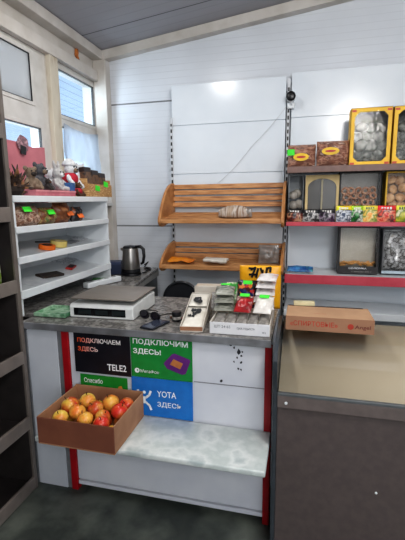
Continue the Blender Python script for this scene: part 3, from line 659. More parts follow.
pw = (2*hw-.04)/3
for i in range(3):
    yy = (ya+yb)/2-.01 - hw + .02 + pw*(i+.5)
    t = thing('dark_packet', ['brown packet at near end of the wooden crate', 'middle brown packet in the wooden crate', 'brown packet at far end of the wooden crate'][i], 'packet', (-1.43, yy, ST+.013), 0, 'brown packets in the crate', 0, -.1)
    obj('packet', bx(bm_new(), -.02, .02, -pw/2+.004, pw/2-.004, 0, .18-.014*i), dkp, t, .006); obj('header', bx(bm_new(), -.021, .021, -pw/2+.003, pw/2-.003, .15-.014*i, .184-.014*i), mat('pack_header', (46, 34, 32), .4), t, .004)

# second tier: bread packs
def packbag(name, label, px, k, X, w, h, d, m, tagpos=None, tagm=None, seed=0, rz=PI/2, group=None, lean=0):
    y = onx(px, 230, X).y
    t = thing(name, label, 'packet', (X, y, tier_z(k, X+.03)+.002), rz, group, lean)
    o = obj('bag', pouch(bm_new(), w, h, d, seed=seed, wr=.35), m, t, smooth=True)
    if tagpos: obj('price_tag', bx(bm_new(), tagpos[0]-.03, tagpos[0]+.03, -d/2-.006, -d/2-.003, tagpos[1]-.014, tagpos[1]+.014, RX(-.5)), tagm or greentag, t, label='bright price tag')
    return t
nuts = mat('nut_mix', (150, 110, 90), .4, c2=[(110, 74, 56), (196, 170, 150), (130, 84, 70)], scale=55, lo=.35, hi=.65)
nuts2 = mat('nut_mix_red', (140, 84, 54), .4, c2=[(96, 60, 40), (170, 140, 90), (90, 110, 60)], scale=45, lo=.35, hi=.65)
rye = mat('rye_bread', (140, 90, 56), .4, c2=[(110, 64, 40), (176, 124, 84)], scale=22)
packbag('nut_bag', 'bag of pinkish nuts with green tag, nearest on second tier', 27, 1, -1.42, .175, .11, .10, nuts, (-.055, .095), seed=1)
packbag('dried_fruit_bag', 'bag of mixed dried fruit with green tag, second tier middle', 46, 1, -1.42, .15, .10, .09, nuts2, (-.01, .075), seed=4)
packbag('rye_bag', 'tall brown bag of rusks with orange tag on second tier', 61.5, 1, -1.43, .15, .125, .09, rye, (.03, .06), mat('orange_tag', (240, 120, 50), .6), seed=6)
packbag('dark_bag', 'small black bag with orange tag, farthest on second tier', 77, 1, -1.41, .11, .10, .06, mat('dark_pack_print', (50, 46, 48), .35, c2=[(30, 30, 34), (150, 90, 60)], scale=20, lo=.45, hi=.62), (.0, .045), MC['orange_tag'], seed=8)
# third tier: tape rolls, papers, pens
def flat_on(k, px, py, lift=.001):
    X = -1.45
    for _ in range(6):
        zz = tier_z(k, X); p_ = onz(px, py, zz); X = min(-1.37, max(-1.66, p_.x))
    y = min(max(p_.y, 2.115+h0+.08), 2.115+h1-.08)
    return Vector((X, y, tier_z(k, X)+lift))
slope = math.atan2(TIERS[2][0]+.03-TIERS[2][1]-.016, .327)
def tape(label, px, py, m, mc, R=.047, hh=.024):
    q = flat_on(2, px, py, .003); t = thing('tape_roll', label, 'tape', q, 0, None, 0, slope)
    bm = bm_new(); lathe(bm, [(R*.62, 0), (R, 0), (R, hh), (R*.62, hh)], 24); bm.faces.ensure_lookup_table()
    bmesh.ops.delete(bm, geom=[f for f in bm.faces if len(f.verts) > 4], context='FACES'); obj('tape', bm, m, t)
    bm = bm_new(); ring_prism(bm, [(R*.63*math.cos(2*PI*i/24), R*.63*math.sin(2*PI*i/24)) for i in range(24)], [(R*.56*math.cos(2*PI*i/24), R*.56*math.sin(2*PI*i/24)) for i in range(24)], 2, .0, hh); obj('core', bm, mc, t)
tape('bright orange price-label roll on the third tier', 47, 249, mat('orange_tape', (246, 120, 30), .5), mat('dark_core', (60, 40, 30), .7))
tape('pale yellow tape roll beside the orange roll, third tier', 58.5, 246, mat('yellow_tape', (236, 214, 130), .5), mat('card_core', (190, 170, 130), .7), .05, .034)
def flat_item(name, label, cat, k, px, py, w, d, th, m, rz=0, lift=.002):
    q = flat_on(k, px, py, lift); o = obj(name, bx(bm_new(), -d/2, d/2, -w/2, w/2, 0, th), m, None, min(.002, th/3)); o.location = q
    sl = math.atan2(TIERS[k][0]+.03-TIERS[k][1]-.016, .327); o.rotation_euler = (Matrix.Rotation(sl, 3, 'Y') @ Matrix.Rotation(rz, 3, 'Z')).to_euler(); return tag(o, label, cat)
paper = mat('paper', (222, 224, 226), .6, c2=(205, 208, 212), scale=16); gpaper = mat('printed_paper', (232, 233, 235), .6, c2=[(214, 216, 220), (176, 178, 184), (236, 237, 238)], scale=34)
flat_item('pen', 'thin dark pen lying left of the tape rolls', 'pen', 2, 45, 241, .13, .008, .008, black, -.5, .002)
flat_item('dark_folder', 'dark grey leaflet at the back of third tier', 'leaflet', 2, 71, 239, .15, .06, .004, mat('dark_leaflet', (96, 98, 104), .5, c2=(150, 152, 156), scale=18), .15)
flat_item('paper_sheet', 'white printed sheet at the far end of third tier', 'paper', 2, 88, 235, .2, .10, .002, gpaper, .25)
flat_item('paper_sheet', 'white sheet at the near end of fourth tier', 'paper', 3, 37, 282, .17, .2, .002, paper, .12)
flat_item('paper_stack', 'grey printed papers at the far end of fourth tier', 'paper', 3, 82, 256, .26, .14, .004, gpaper, .2)
flat_item('leather_wallet', 'worn dark brown wallet on the fourth tier', 'wallet', 3, 50, 276, .16, .07, .014, mat('dark_leather', (70, 58, 50), .5, c2=(48, 40, 36), scale=20), -.25, .002)
q = flat_item('red_phone', 'small red phone beside the dark wallet', 'phone', 3, 71, 268, .11, .045, .012, mat('red_plastic', (186, 50, 44), .35), .3, .002)
bm = bm_new(); bx(bm, -.016, .016, -.03, .045, .0121, .0128); obj('screen', bm, black, q)

# plastic sheet over the lower right window
bm = bm_new(); y0, y1 = W2[0]+.03, W2[1]-.01; nx, nz = 30, 26; G = []
for j in range(nz+1):
    row = []
    for i in range(nx+1):
        u, v = i/nx, j/nz; y = y0+(y1-y0)*u + .01*math.sin(v*7); z = 1.47+(2.03-1.47)*v - (.03*math.sin(PI*u)*v)
        n = noise.noise(Vector((u*9, v*3, 2)))*.014 + noise.noise(Vector((u*22, v*7, 5)))*.006
        row.append(bm.verts.new((LW+.022+n, y, z)))
    G.append(row)
for j in range(nz):
    for i in range(nx): bm.faces.new((G[j][i], G[j][i+1], G[j+1][i+1], G[j+1][i]))
tag(obj('plastic_sheet', bm, glass_mat('window_plastic_film', (225, 230, 238), gloss=.12, rough=.25, haze=.8, hazec=(186, 192, 202), bump=.5), None, smooth=True), 'crinkled translucent plastic sheet over the lower right window', 'sheet')

# ------------------------------------------------------------------ on the worktop
WZ = .886
# shop scale
t = thing('shop_scale', 'white electronic shop scale with steel plate on the worktop', 'scale', (-.95, 1.86, WZ), .03)
bm = bm_new(); pr = [(-.165, .0), (-.165, .055), (-.15, .068), (.14, .078), (.15, .07), (.15, 0)]
prism(bm, pr, 0, -.175, .165); obj('body', bm, mat('scale_white', (224, 226, 224), .35, c2=(214, 216, 214)), t, .006, seg=3)
dp = obj('display_panel', bx(bm_new(), -.150, .125, -.1672, -.1645, .012, .05), mat('display_black', (16, 18, 22), .15), t, .002)
for x in (-.125, -.035, .055): obj('digit_window', bx(bm_new(), x, x+.068, -.168, -.1671, .02, .043), mat('lcd_dark', (34, 42, 44), .2), dp)
obj('plate_support', bx(bm_new(), -.05, .05, -.05, .05, .07, .092), black, t, .004)
obj('plate', bx(bm_new(), -.17, .17, -.155, .155, .09, .098), mat('brushed_steel', (146, 138, 130), .4, .35, c2=(132, 124, 117), scale=12, stretch=(1, 18, 1)), t, .003, 3)
for x in (-.15, .14):
    for y in (-.14, .12): pass
# sunglasses
t = thing('sunglasses', 'black sunglasses lying open beside the scale', 'glasses', (-.705, 1.725, WZ), -.35)
for s in (-1, 1):
    bm = bm_new(); n = 18; out = [(s*.034+.031*math.cos(2*PI*k/n), .024+.023*math.sin(2*PI*k/n)) for k in range(n)]; inn = [(s*.034+.026*math.cos(2*PI*k/n), .024+.019*math.sin(2*PI*k/n)) for k in range(n)]
    ring_prism(bm, out, inn, 1, -.003, .003); obj('rim', bm, black, t, .001)
    bm = bm_new(); prism(bm, inn, 1, -.0008, .0008); obj('lens', bm, mat('dark_lens', (24, 20, 34), .08), t)
    bm = bm_new(); tube(bm, [(s*.064, .002, .032), (s*.066, .06, .028), (s*.06, .11, .012), (s*.058, .125, .004)], .0028, 6); obj('temple_arm', bm, black, t)
obj('bridge', tube(bm_new(), [(-.008, 0, .032), (0, -.002, .035), (.008, 0, .032)], .0028, 6), black, t)
# phone
t = thing('smartphone', 'dark grey smartphone lying flat near the counter edge', 'phone', (-.652, 1.645, WZ), -.28)
obj('case', bx(bm_new(), -.036, .036, -.062, .075, 0, .009), mat('phone_case', (46, 48, 56), .35), t, .003, 3); obj('screen', bx(bm_new(), -.033, .033, -.057, .07, .0088, .0098), mat('phone_screen', (66, 72, 88), .12), t)
# black tin
q = onz(175.5, 322, WZ)
t = thing('black_jar', 'small black round tin with pale label near the sunglasses', 'jar', (q.x, q.y+.02, WZ))
obj('jar', lathe(bm_new(), [(.02, 0), (.022, .004), (.022, .034), (.02, .036)], 20), black, t); obj('lid', lathe(bm_new(), [(.0235, .032), (.0235, .044), (.02, .047), (.0, .047)], 20), mat('jar_lid', (34, 34, 38), .3), t)
obj('label_band', lathe(bm_new(), [(.0224, .01), (.0224, .024)], 20), mat('pale_label', (190, 186, 180), .5, c2=(120, 116, 112), scale=60), t)
q = onz(185, 319, WZ)
t = thing('red_lighter', 'tiny red lighter lying right of the black tin', 'lighter', (q.x+.003, q.y, WZ+.007), .9)
obj('barrel', tube(bm_new(), [(-.025, 0, 0), (.022, 0, 0)], .0065, 8), mat('lighter_red', (150, 30, 34), .3), t); obj('head', bx(bm_new(), .022, .034, -.006, .006, -.0065, .0065), mat('chrome', (190, 190, 192), .2, .9), t, .001)
q = onz(168, 318, WZ)
t = thing('brown_keyring', 'small brown keyring between smartphone and tin', 'keys', (q.x, q.y, WZ+.003), .4)
bm = bm_new(); torus(bm, (0, 0, 0), .014, .0016); obj('ring', bm, MC['chrome'], t)
bm = bm_new(); bx(bm, .01, .05, -.012, .012, -.003, .003); obj('fob', bm, mat('fob_brown', (110, 64, 36), .6), t, .002)
# green coin tray
t = thing('coin_tray', 'translucent green coin tray at the left end of worktop', 'tray', (-1.215, 1.735, WZ), .0)
gp = mat('green_plastic', (112, 156, 122), .15, c2=[(160, 190, 164), (74, 122, 88)], scale=16)
obj('dish', bx(bm_new(), -.085, .085, -.075, .075, 0, .008), gp, t, .004)
bm = bm_new(); ring_prism(bm, [(-.09, -.08), (.09, -.08), (.09, .08), (-.09, .08)], [(-.08, -.07), (.08, -.07), (.08, .07), (-.08, .07)], 2, .002, .022); obj('rim', bm, gp, t, .004)
# power strip
a = onz(80, 289, WZ); b = onz(114, 281, WZ); m_ = (a+b)/2; ang = math.atan2(b.y-a.y, b.x-a.x)
t = thing('power_strip', 'white power strip lying behind the scale', 'power strip', (m_.x+.03, m_.y+.02, WZ), ang)
Lp = .155
obj('housing', bx(bm_new(), -Lp, Lp, -.028, .028, 0, .038), shelfwhite, t, .008, seg=3)
for i in range(4):
    bm = bm_new(); lathe(bm, [(.018, .0375), (.018, .0392), (.015, .0392), (.015, .0385)], 16, (-Lp+.05+i*.07, 0, 0)); so = obj('socket', bm, mat('socket_grey', (186, 188, 190), .5), t)
    bm = bm_new(); [ball(bm, (-Lp+.05+i*.07+d, 0, .0388), .0028, sub=1) for d in (-.007, .007)]; obj('holes', bm, black, so)
t = thing('green_packet', 'small green packet behind the power strip', 'packet', (-1.43, 2.58, WZ+.001), .4)
obj('packet', bx(bm_new(), -.06, .06, -.035, .035, 0, .02), mat('green_print', (40, 110, 60), .5, c2=(90, 150, 80), scale=30), t, .006); obj('seal', bx(bm_new(), .055, .07, -.034, .034, .008, .011), mat('green_seal', (120, 170, 110), .5), t)
# kettle
t = thing('electric_kettle', 'brushed steel electric kettle with black handle by the corner', 'kettle', (-1.30, 2.83, WZ))
steel = mat('kettle_steel', (178, 174, 170), .28, .9, c2=(150, 146, 142), scale=10, stretch=(1, 1, .1))
obj('power_base', lathe(bm_new(), [(.074, 0), (.078, .006), (.076, .018), (.066, .022)], 28), black, t, smooth=False)
obj('body', lathe(bm_new(), [(.068, .04), (.07, .045), (.066, .12), (.059, .205), (.057, .215)], 28), steel, t, smooth=True)
obj('collar', lathe(bm_new(), [(.07, .022), (.0725, .026), (.0715, .05), (.068, .052)], 28), black, t)
obj('lid', lathe(bm_new(), [(.0575, .212), (.057, .222), (.045, .230), (.01, .233), (0, .236)], 28), black, t, smooth=True)
bm = bm_new(); prism(bm, [(-.05, -.014), (-.085, 0), (-.05, .014)], 2, .19, .213); obj('spout', bm, steel, t, .003)
bm = bm_new(); tube(bm, [(.045, 0, .222), (.085, 0, .225), (.108, 0, .205), (.112, 0, .15), (.102, 0, .10), (.085, 0, .09)], [.012, .013, .013, .012, .011, .009], 10); obj('handle', bm, black, t, smooth=True)
bm = bm_new(); q = Vector((-1.21, 2.92, WZ+.004))
tag(obj('kettle_cord', tube(bm, [(-1.235, 2.895, WZ+.006), (-1.215, 2.93, WZ+.005), (-1.25, 3.0, WZ+.005), (-1.235, 3.07, WZ+.005), (-1.3, 3.1, WZ+.005), (-1.27, 3.15, WZ+.005), (-1.33, 3.17, WZ+.006), (-1.30, 3.185, WZ+.05), (-1.34, 3.19, WZ+.02)], .005, 6), black), 'black tangled cord trailing behind the kettle', 'cord')
t = thing('dark_blue_box', 'dark navy case behind the kettle against the shelf end', 'case', (-1.47, 2.84, WZ), .25)
obj('case', bx(bm_new(), -.07, .08, -.05, .05, 0, .10), mat('navy', (40, 50, 78), .5), t, .006); obj('lid', bx(bm_new(), -.071, .081, -.051, .051, .08, .104), mat('navy_lid', (56, 66, 96), .5), t, .004)

# white display carton with sachets (left of the two trays)
t = thing('open_carton', 'narrow white open carton with brown front flap on the worktop', 'box', (-.462, 1.60, WZ), .12)
wc = mat('white_card', (216, 210, 200), .6, c2=(204, 196, 184), scale=14)
obj('tray_bottom', bx(bm_new(), -.05, .05, 0, .36, 0, .004), wc, t)
obj('front_flap', bx(bm_new(), -.05, .05, 0, .004, .004, .022), mat('tan_card', (160, 116, 88), .7, c2=(140, 98, 74)), t, .001, label='low tan front flap')
for s in (-1, 1):
    bm = bm_new(); prism(bm, [(.004, .004), (.004, .022), (.2, .06), (.34, .088), (.36, .088), (.36, .004)], 0, s*.05-.002, s*.05+.002); obj('side_wall', bm, wc, t)
obj('back_wall', bx(bm_new(), -.05, .05, .36, .364, .004, .092), wc, t, .001)
for i in range(2):
    q = Matrix.Rotation(.12, 3, 'Z') @ Vector((0, (.012, .207)[i], (.016, .06)[i]))
    t = thing('white_sachet', ['front white packet with black print in the open carton', 'rear white packet with black print in the open carton'][i], 'packet', Vector((-.462, 1.60, WZ))+q, .12, 'white packets in the open carton', -1.36)
    obj('pouch', pouch(bm_new(), .092, (.19, .14)[i], .02, 12, 12, seed=20+i, wr=.2), mat('sachet_print', (228, 224, 214), .45, c2=(212, 206, 194), scale=20), t, smooth=True)
    bm = bm_new(); rnd = random.Random(i+2); yy = -.0135
    for k in range(7):
        x = rnd.uniform(-.022, .02); z = .06+rnd.uniform(0, .09) if i == 0 else .02+rnd.uniform(0, .06); a = rnd.uniform(.008, .014); b = rnd.uniform(.014, .03)
        bm.faces.new([bm.verts.new((x+a*dx*rnd.uniform(.6, 1.2), yy-.0003*k, z+b*dz*rnd.uniform(.6, 1.2))) for dx, dz in ((-1, -.5), (-.2, -.8), (.7, -1), (1, .2), (.4, .9), (-.3, .5), (-.9, .8))])
    obj('black_print', bm, black, t)
t = thing('tan_carton', 'taller tan-and-white carton behind the open white carton', 'box', (-.50, 2.07, WZ), .1)
obj('carton', bx(bm_new(), -.07, .07, 0, .09, 0, .10), mat('tan_white_card', (196, 180, 160), .6, c2=[(206, 196, 182), (150, 120, 96)], scale=12), t, .002); obj('flap', bx(bm_new(), -.072, .072, -.004, .0, .06, .104), wc, t, .001)

# long white open tray
t = thing('open_tray_carton', 'wide white open carton with printed front on the worktop', 'box', (-.25, 1.605, WZ), .02)
W_, D_, H_ = .128, .33, .052
obj('tray_bottom', bx(bm_new(), -W_, W_, 0, D_, 0, .004), wc, t)
fwal = obj('front_wall', bx(bm_new(), -W_, W_, -.004, 0, 0, H_), mat('white_print', (224, 224, 226), .5, c2=(214, 214, 218), scale=9), t, .001)
lettering('lettering', 'ШТ·24·65', .07, .012, -W_+.02, -.0046, .028, mat('grey_ink', (90, 92, 100), .6), fwal); lettering('lettering', 'срок годности', .075, .012, -.01, -.0046, .022, MC['grey_ink'], fwal); lettering('lettering', '№4', .014, .009, W_-.03, -.0046, .012, MC['grey_ink'], fwal)
for s in (-1, 1): obj('side_wall', bx(bm_new(), s*W_-.002, s*W_+.002, 0, D_, .0, H_), wc, t, .001)
obj('back_wall', bx(bm_new(), -W_, W_, D_, D_+.004, 0, H_+.03), wc, t, .001)
TX, TY = -.25, 1.605
greyp = mat('grey_pack', (150, 146, 140), .35, c2=[(120, 116, 112), (186, 182, 176), (100, 80, 70)], scale=22, lo=.35, hi=.7)
for i in range(5):
    o = obj('clear_packet', pouch(bm_new(), .047, .14, .022, 10, 10, seed=30+i, wr=.2), greyp, None, smooth=True); o.location = (TX-.098+i*.049, TY+.02, WZ+.034); o.rotation_euler = (-1.45, 0, .02)
    tag(o, 'hazy grey packet flat in front of the wide carton, ' + ['leftmost', 'second from left', 'middle', 'second from right', 'rightmost'][i], 'packet', 'hazy packets in the wide carton')
def put(name, label, x, y, z, w, h, d, m, rx, rz=0, tg=None, seed=0, group=None, cat='packet', tz=None):
    t = thing(name, label, cat, (x, y, z), rz, group, rx)
    obj('pouch', pouch(bm_new(), w, h, d, seed=seed, wr=.3), m, t, smooth=True)
    if tg: obj('price_tag', bx(bm_new(), tg[0]-.022, tg[0]+.022, -d/2-.007, -d/2-.005, tg[1]-.009, tg[1]+.009), greentag, t, label='neon green price tag')
    return t
seedp = mat('seed_pack', (120, 124, 112), .35, c2=[(160, 160, 150), (84, 88, 80)], scale=14, stretch=(1, 1, 3), lo=.4, hi=.6)
ZP = WZ+.062
for i in range(3):
    put('seed_packet', ['lowest grey-green packet of the tagged stack', 'middle grey-green packet of the tagged stack', 'top grey-green packet of the stack, green tag'][i], TX-.09, TY+.10+i*.012, ZP+.012+i*.034, .09, .11, .026, seedp, -1.42, .1, (0, .09) if i == 2 else None, 40+i, 'grey-green packets in a stack')
put('candy_packet', 'red packet with green tag in the middle of the carton', TX-.002, TY+.09, ZP+.012, .078, .10, .03, mat('red_candy', (176, 40, 44), .3, c2=[(120, 24, 30), (220, 200, 190)], scale=22, lo=.4, hi=.68), -1.0, -.05, (0, .088), 50)
put('white_candy_packet', 'white packet with green tag at right front of carton', TX+.085, TY+.09, ZP+.012, .08, .105, .03, mat('white_candy', (224, 220, 214), .3, c2=[(206, 200, 194), (200, 80, 60)], scale=16, lo=.45, hi=.72), -1.0, -.1, (0, .085), 51)
put('dark_candy_packet', 'black-red-blue packet of sweets with green header', TX+.0, TY+.24, WZ+.055, .10, .135, .045, mat('multi_candy', (70, 24, 30), .3, c2=[(30, 36, 90), (196, 44, 40), (20, 18, 22), (214, 120, 50)], scale=60, vor=True), -.35, 0, (0, .12), 52)
for i in range(5):
    put('white_stack_packet', 'white-red packet in the right-hand stack, ' + ['lowest', 'second from bottom', 'middle one', 'second from top', 'topmost'][i], TX+.088+random.uniform(-.006, .006), TY+.17+.004*i, WZ+.07+i*.033, .088, .12, .024, mat('white_red_pack', (226, 222, 220), .3, c2=[(210, 204, 202), (190, 76, 66)], scale=16, lo=.42, hi=.64), -1.48, .15-.05*i, None, 60+i, 'white-red packets in a stack')
put('green_seed_packet', 'green-and-white upright packet left of the dark sweets', TX-.075, TY+.27, WZ+.055, .065, .115, .03, mat('green_white_pack', (60, 140, 60), .3, c2=[(230, 226, 206), (40, 100, 50)], scale=16, lo=.45, hi=.6), -.25, .1, None, 70)
put('silver_packet', 'flat silver packet between the two cartons', TX-.145, TY+.20, WZ+.055, .05, .12, .02, greyp, -1.1, .15, None, 71)
# yellow shopping bag with black writing
q = ony(260, 283, 2.05)
t = thing('yellow_bag', 'yellow plastic bag with black brush marks behind the packets', 'bag', (q.x, 2.055, WZ), .06)
ybm = mat('yellow_plastic', (236, 176, 30), .35, c2=(222, 156, 20), scale=7, bump=.2, bscale=18)
zt = ony(240, 265, 2.05).z - WZ; zb_ = 0
obj('bag', pouch(bm_new(), .215, zt, .035, 16, 16, .03, .25, 80), ybm, t, smooth=True)
bm = bm_new()
for pts in ([(-.05, -.02), (-.025, -.008), (-.045, -.06)], [(-.058, -.045), (-.02, -.045)], [(-.012, -.012), (-.022, -.06)], [(.0, -.01), (.02, -.06)], [(.012, -.02), (.012, -.045)], [(.035, -.008), (.028, -.055)], [(.03, -.012), (.052, -.006), (.05, -.03)], [(-.06, -.012), (-.03, -.014)]):
    stroke(bm, [(x+.002, z+zt) for x, z in pts], .0055, -.0225)
obj('black_mark', bm, black, t)

# round-backed chair behind the counter
q = ony(182, 300.5, 2.66)
t = thing('office_chair', 'black round-backed chair standing behind the counter', 'chair', (q.x, 2.66, 0))
cz = q.z
bm = bm_new(); lathe(bm, [(.124, -.008), (.124, .008)], 28, (0, -.0, cz), RX(PI/2)); obj('backrest', bm, mat('black_mesh', (26, 28, 34), .6), t)
bm = bm_new(); torus(bm, (0, 0, cz), .134, .013, RX(PI/2), 32, 8); obj('back_frame', bm, mat('frame_black', (34, 36, 40), .3), t, smooth=True)
obj('seat', lathe(bm_new(), [(.15, .40), (.175, .41), (.18, .44), (.15, .46)], 24, (0, .19, 0)), blackmat, t)
obj('back_post', tube(bm_new(), [(0, .012, cz-.06), (0, .03, .5), (0, .1, .40)], .015), black, t)
obj('column', tube(bm_new(), [(0, .19, .08), (0, .19, .41)], .025, 12), black, t)
for k in range(5):
    a = 2*PI*k/5; obj('leg', tube(bm_new(), [(0, .19, .09), (.2*math.cos(a), .19+.2*math.sin(a), .05), (.21*math.cos(a), .19+.21*math.sin(a), .014)], [.018, .014, .013]), black, t)

# ------------------------------------------------------------------ goods on the right gondola
def X_at(px, Y, py=200): return ony(px, py, Y).x
cookie = mat('cookie_brown', (160, 112, 92), .35, c2=[(124, 78, 62), (182, 138, 116), (104, 64, 52), (210, 186, 172)], scale=13, lo=.3, hi=.72, stretch=(1.5, 1, 3), bump=.5, bscale=25)
yellowlab = mat('yellow_label', (240, 196, 40), .5); redprint = mat('red_print', (190, 50, 40), .5)
def cookie_bag(x0, x1, ztop, label, lab, tagp, seed):
    Y = 2.95; a = X_at(x0, Y-.05); b = X_at(x1, Y-.05); h = ony(300, ztop, Y-.05).z - SH1
    t = thing('cookie_bag', label, 'bag', ((a+b)/2, Y, SH1+.003), 0, 'cookie bags on the top shelf')
    obj('bag', pouch(bm_new(), b-a, h, .12, 18, 14, .04, .3, seed), cookie, t, smooth=True)
    p0 = ony(lab[0], lab[1], Y-.07); bm = bm_new(); n = 20
    lathe(bm, [(1, 0), (1, .002)], 24)
    for v in bm.verts: v.co = Vector((p0.x-(a+b)/2+v.co.x*lab[2], -.072-v.co.z, p0.z-SH1+v.co.y*lab[3]))
    e = obj('yellow_label', bm, yellowlab, t)
    bm = bm_new(); lathe(bm, [(1, 0), (1, .001)], 18)
    for v in bm.verts: v.co = Vector((p0.x-(a+b)/2+v.co.x*lab[2]*.6, -.0745-v.co.z, p0.z-SH1+v.co.y*lab[3]*.3))
    obj('label_print', bm, redprint, e)
    if tagp:
        p1 = ony(tagp[0], tagp[1], Y-.07); obj('price_tag', bx(bm_new(), p1.x-(a+b)/2-.024, p1.x-(a+b)/2+.024, -.073, -.071, p1.z-SH1-.02, p1.z-SH1+.02), greentag, t, label='neon green price tag')
cookie_bag(286.5, 314, 144.5, 'cookie bag with green tag at left end of the top shelf', (301, 157.5, .052, .026), (291, 153), 91)
cookie_bag(315, 347.5, 142, 'wider untagged cookie bag with yellow label on top shelf', (330.5, 151.5, .057, .025), None, 92)
def octo(w, h, m, c): return [(-w+m+c, m), (w-m-c, m), (w-m, m+c), (w-m, h-m-c), (w-m-c, h-m), (-w+m+c, h-m), (-w+m, h-m-c), (-w+m, m+c)]
def octo_outer(w, h, m, c): return [(-w+m+c, 0), (w-m-c, 0), (w, m+c), (w, h-m-c), (w-m-c, h), (-w+m+c, h), (-w, h-m-c), (-w, m+c)]
def window_box(name, label, x0, x1, ytop, zs, Y, frame_m, in_m, inset, chamf, kind, ybot=None, group=None, depth=.12, lean=0, rz=0):
    a = X_at(x0, Y, ytop); b = X_at(x1, Y, ytop); h = ony((x0+x1)/2, ytop, Y).z - zs; w = (b-a)/2
    t = thing(name, label, 'box', ((a+b)/2, Y, zs+.002+depth*math.sin(-lean)), rz, group, lean)
    hole = octo(w, h, inset, chamf)
    m = inset; 
    outer = [(-w, 0), (w, 0), (w, h), (-w, h)]
    bm = bm_new()
    # front face: square outline split to meet the octagonal window
    o8 = [(-w+m+chamf, 0), (w-m-chamf, 0), (w, m+chamf), (w, h-m-chamf), (w-m-chamf, h), (-w+m+chamf, h), (-w, h-m-chamf), (-w, m+chamf)]
    V = {}
    def vv(p, y):
        k = (round(p[0], 5), round(p[1], 5), y)
        if k not in V: V[k] = bm.verts.new((p[0], y, p[1]))
        return V[k]
    corners = {1: (w, 0), 3: (w, h), 5: (-w, h), 7: (-w, 0)}
    for i in range(8):
        j = (i+1) % 8; fc = [vv(o8[i], 0)] + ([vv(corners[i], 0)] if i in corners else []) + [vv(o8[j], 0), vv(hole[j], 0), vv(hole[i], 0)]
        bm.faces.new(fc)
        bm.faces.new([vv(hole[i], 0), vv(hole[j], 0), vv(hole[j], .004), vv(hole[i], .004)])
    f = obj('front_frame', bm, frame_m, t)
    bm = bm_new(); bx(bm, -w, -w+.003, .0, depth, 0, h); bx(bm, w-.003, w, .0, depth, 0, h); bx(bm, -w, w, 0, depth, 0, .003); bx(bm, -w, w, 0, depth, h-.003, h); obj('carton', bm, frame_m, t)
    obj('backing', bx(bm_new(), -w+.003, w-.003, depth-.004, depth, .003, h-.003), in_m, t)
    bm = bm_new(); bm.faces.new([bm.verts.new((p[0], .0035, p[1])) for p in octo(w, h, inset-.003, chamf)]); obj('window_film', bm, film, t)
    return t, w, h
yel = mat('yellow_card', (238, 192, 44), .5, c2=(228, 176, 34), scale=8)
greyb = mat('grey_back', (62, 66, 64), .6, c2=(46, 50, 49), scale=10)
grey_cookie = mat('grey_cookie', (104, 107, 101), .6, c2=[(74, 77, 72), (142, 144, 137)], scale=26, bump=.3)
def gingerbread(t, w, h, m, rows, cols, r, seed, mat_, zmax=.8, flat=.5, depth=.12, ring=False):
    rnd = random.Random(seed)
    for j in range(rows):
        for i in range(cols):
            x = -w+m+.012+(2*(w-m)-.024)*(i+.5*(1+(.3 if j % 2 else -.3)))/cols; z = m+r+j*(h*zmax-m)/rows
            if abs(x) > w-m: continue
            bm = bm_new()
            R = RX(rnd.uniform(.9, 1.8)) @ RY(rnd.uniform(-.5, .5))
            if ring: torus(bm, (x+rnd.uniform(-.006, .006), depth*.45+rnd.uniform(-.015, .02), z+rnd.uniform(-.008, .008)), r*.68, r*.3, R, 14, 7)
            else: ball(bm, (x+rnd.uniform(-.006, .006), depth*.45+rnd.uniform(-.012, .015), z+rnd.uniform(-.006, .006)), r, 1, 1, flat, 2, R)
            obj('biscuit', bm, mat_, t, smooth=True)
redcard = mat('red_corner', (206, 90, 50), .5, c2=(190, 70, 40))
for k, (x0, x1, yt, lab) in enumerate(((351.5, 393.5, 107.5, 'yellow window box of grey gingerbread next to cookie bags on top shelf'), (395, 440, 105, 'second yellow window box cut off by the right edge, top shelf'))):
    t, w, h = window_box('gingerbread_box', lab, x0, x1, yt, SH1, 2.93, yel, greyb, .026, .028, 'y', group='yellow gingerbread boxes')
    gingerbread(t, w, h, .026, 4, 3, .044, 5+k, grey_cookie, .72)
    for sx in (-1, 1):
        for z in (.012, h-.02):
            obj('corner_print', bx(bm_new(), sx*(w-.02)-.014, sx*(w-.02)+.014, -.0012, -.0004, z-.005, z+.009), redcard, t)
    lettering('lettering', 'Пряники', (w-.05)*1.5, .02, -(w-.05)*.8, .003, h*.74, mat('olive_ink', (120, 122, 92), .5), t)
# second level
dkbox = mat('dark_card', (44, 40, 40), .5); grbox = mat('grey_olive', (78, 74, 68), .6, c2=(58, 54, 50), scale=6)
t, w, h = window_box('film_box', 'grey film-wrapped box at left end of middle shelf', 288.5, 304.5, 175, SH2, 2.99, mat('silver_card', (140, 144, 148), .4, c2=(116, 120, 124), scale=6), mat('silver_backing', (150, 154, 157), .45, c2=(128, 132, 136), scale=7), .008, .006, 's')
gingerbread(t, w, h, .012, 3, 2, .034, 12, mat('pale_biscuit', (176, 170, 160), .5, c2=(140, 134, 126), scale=20), .7)
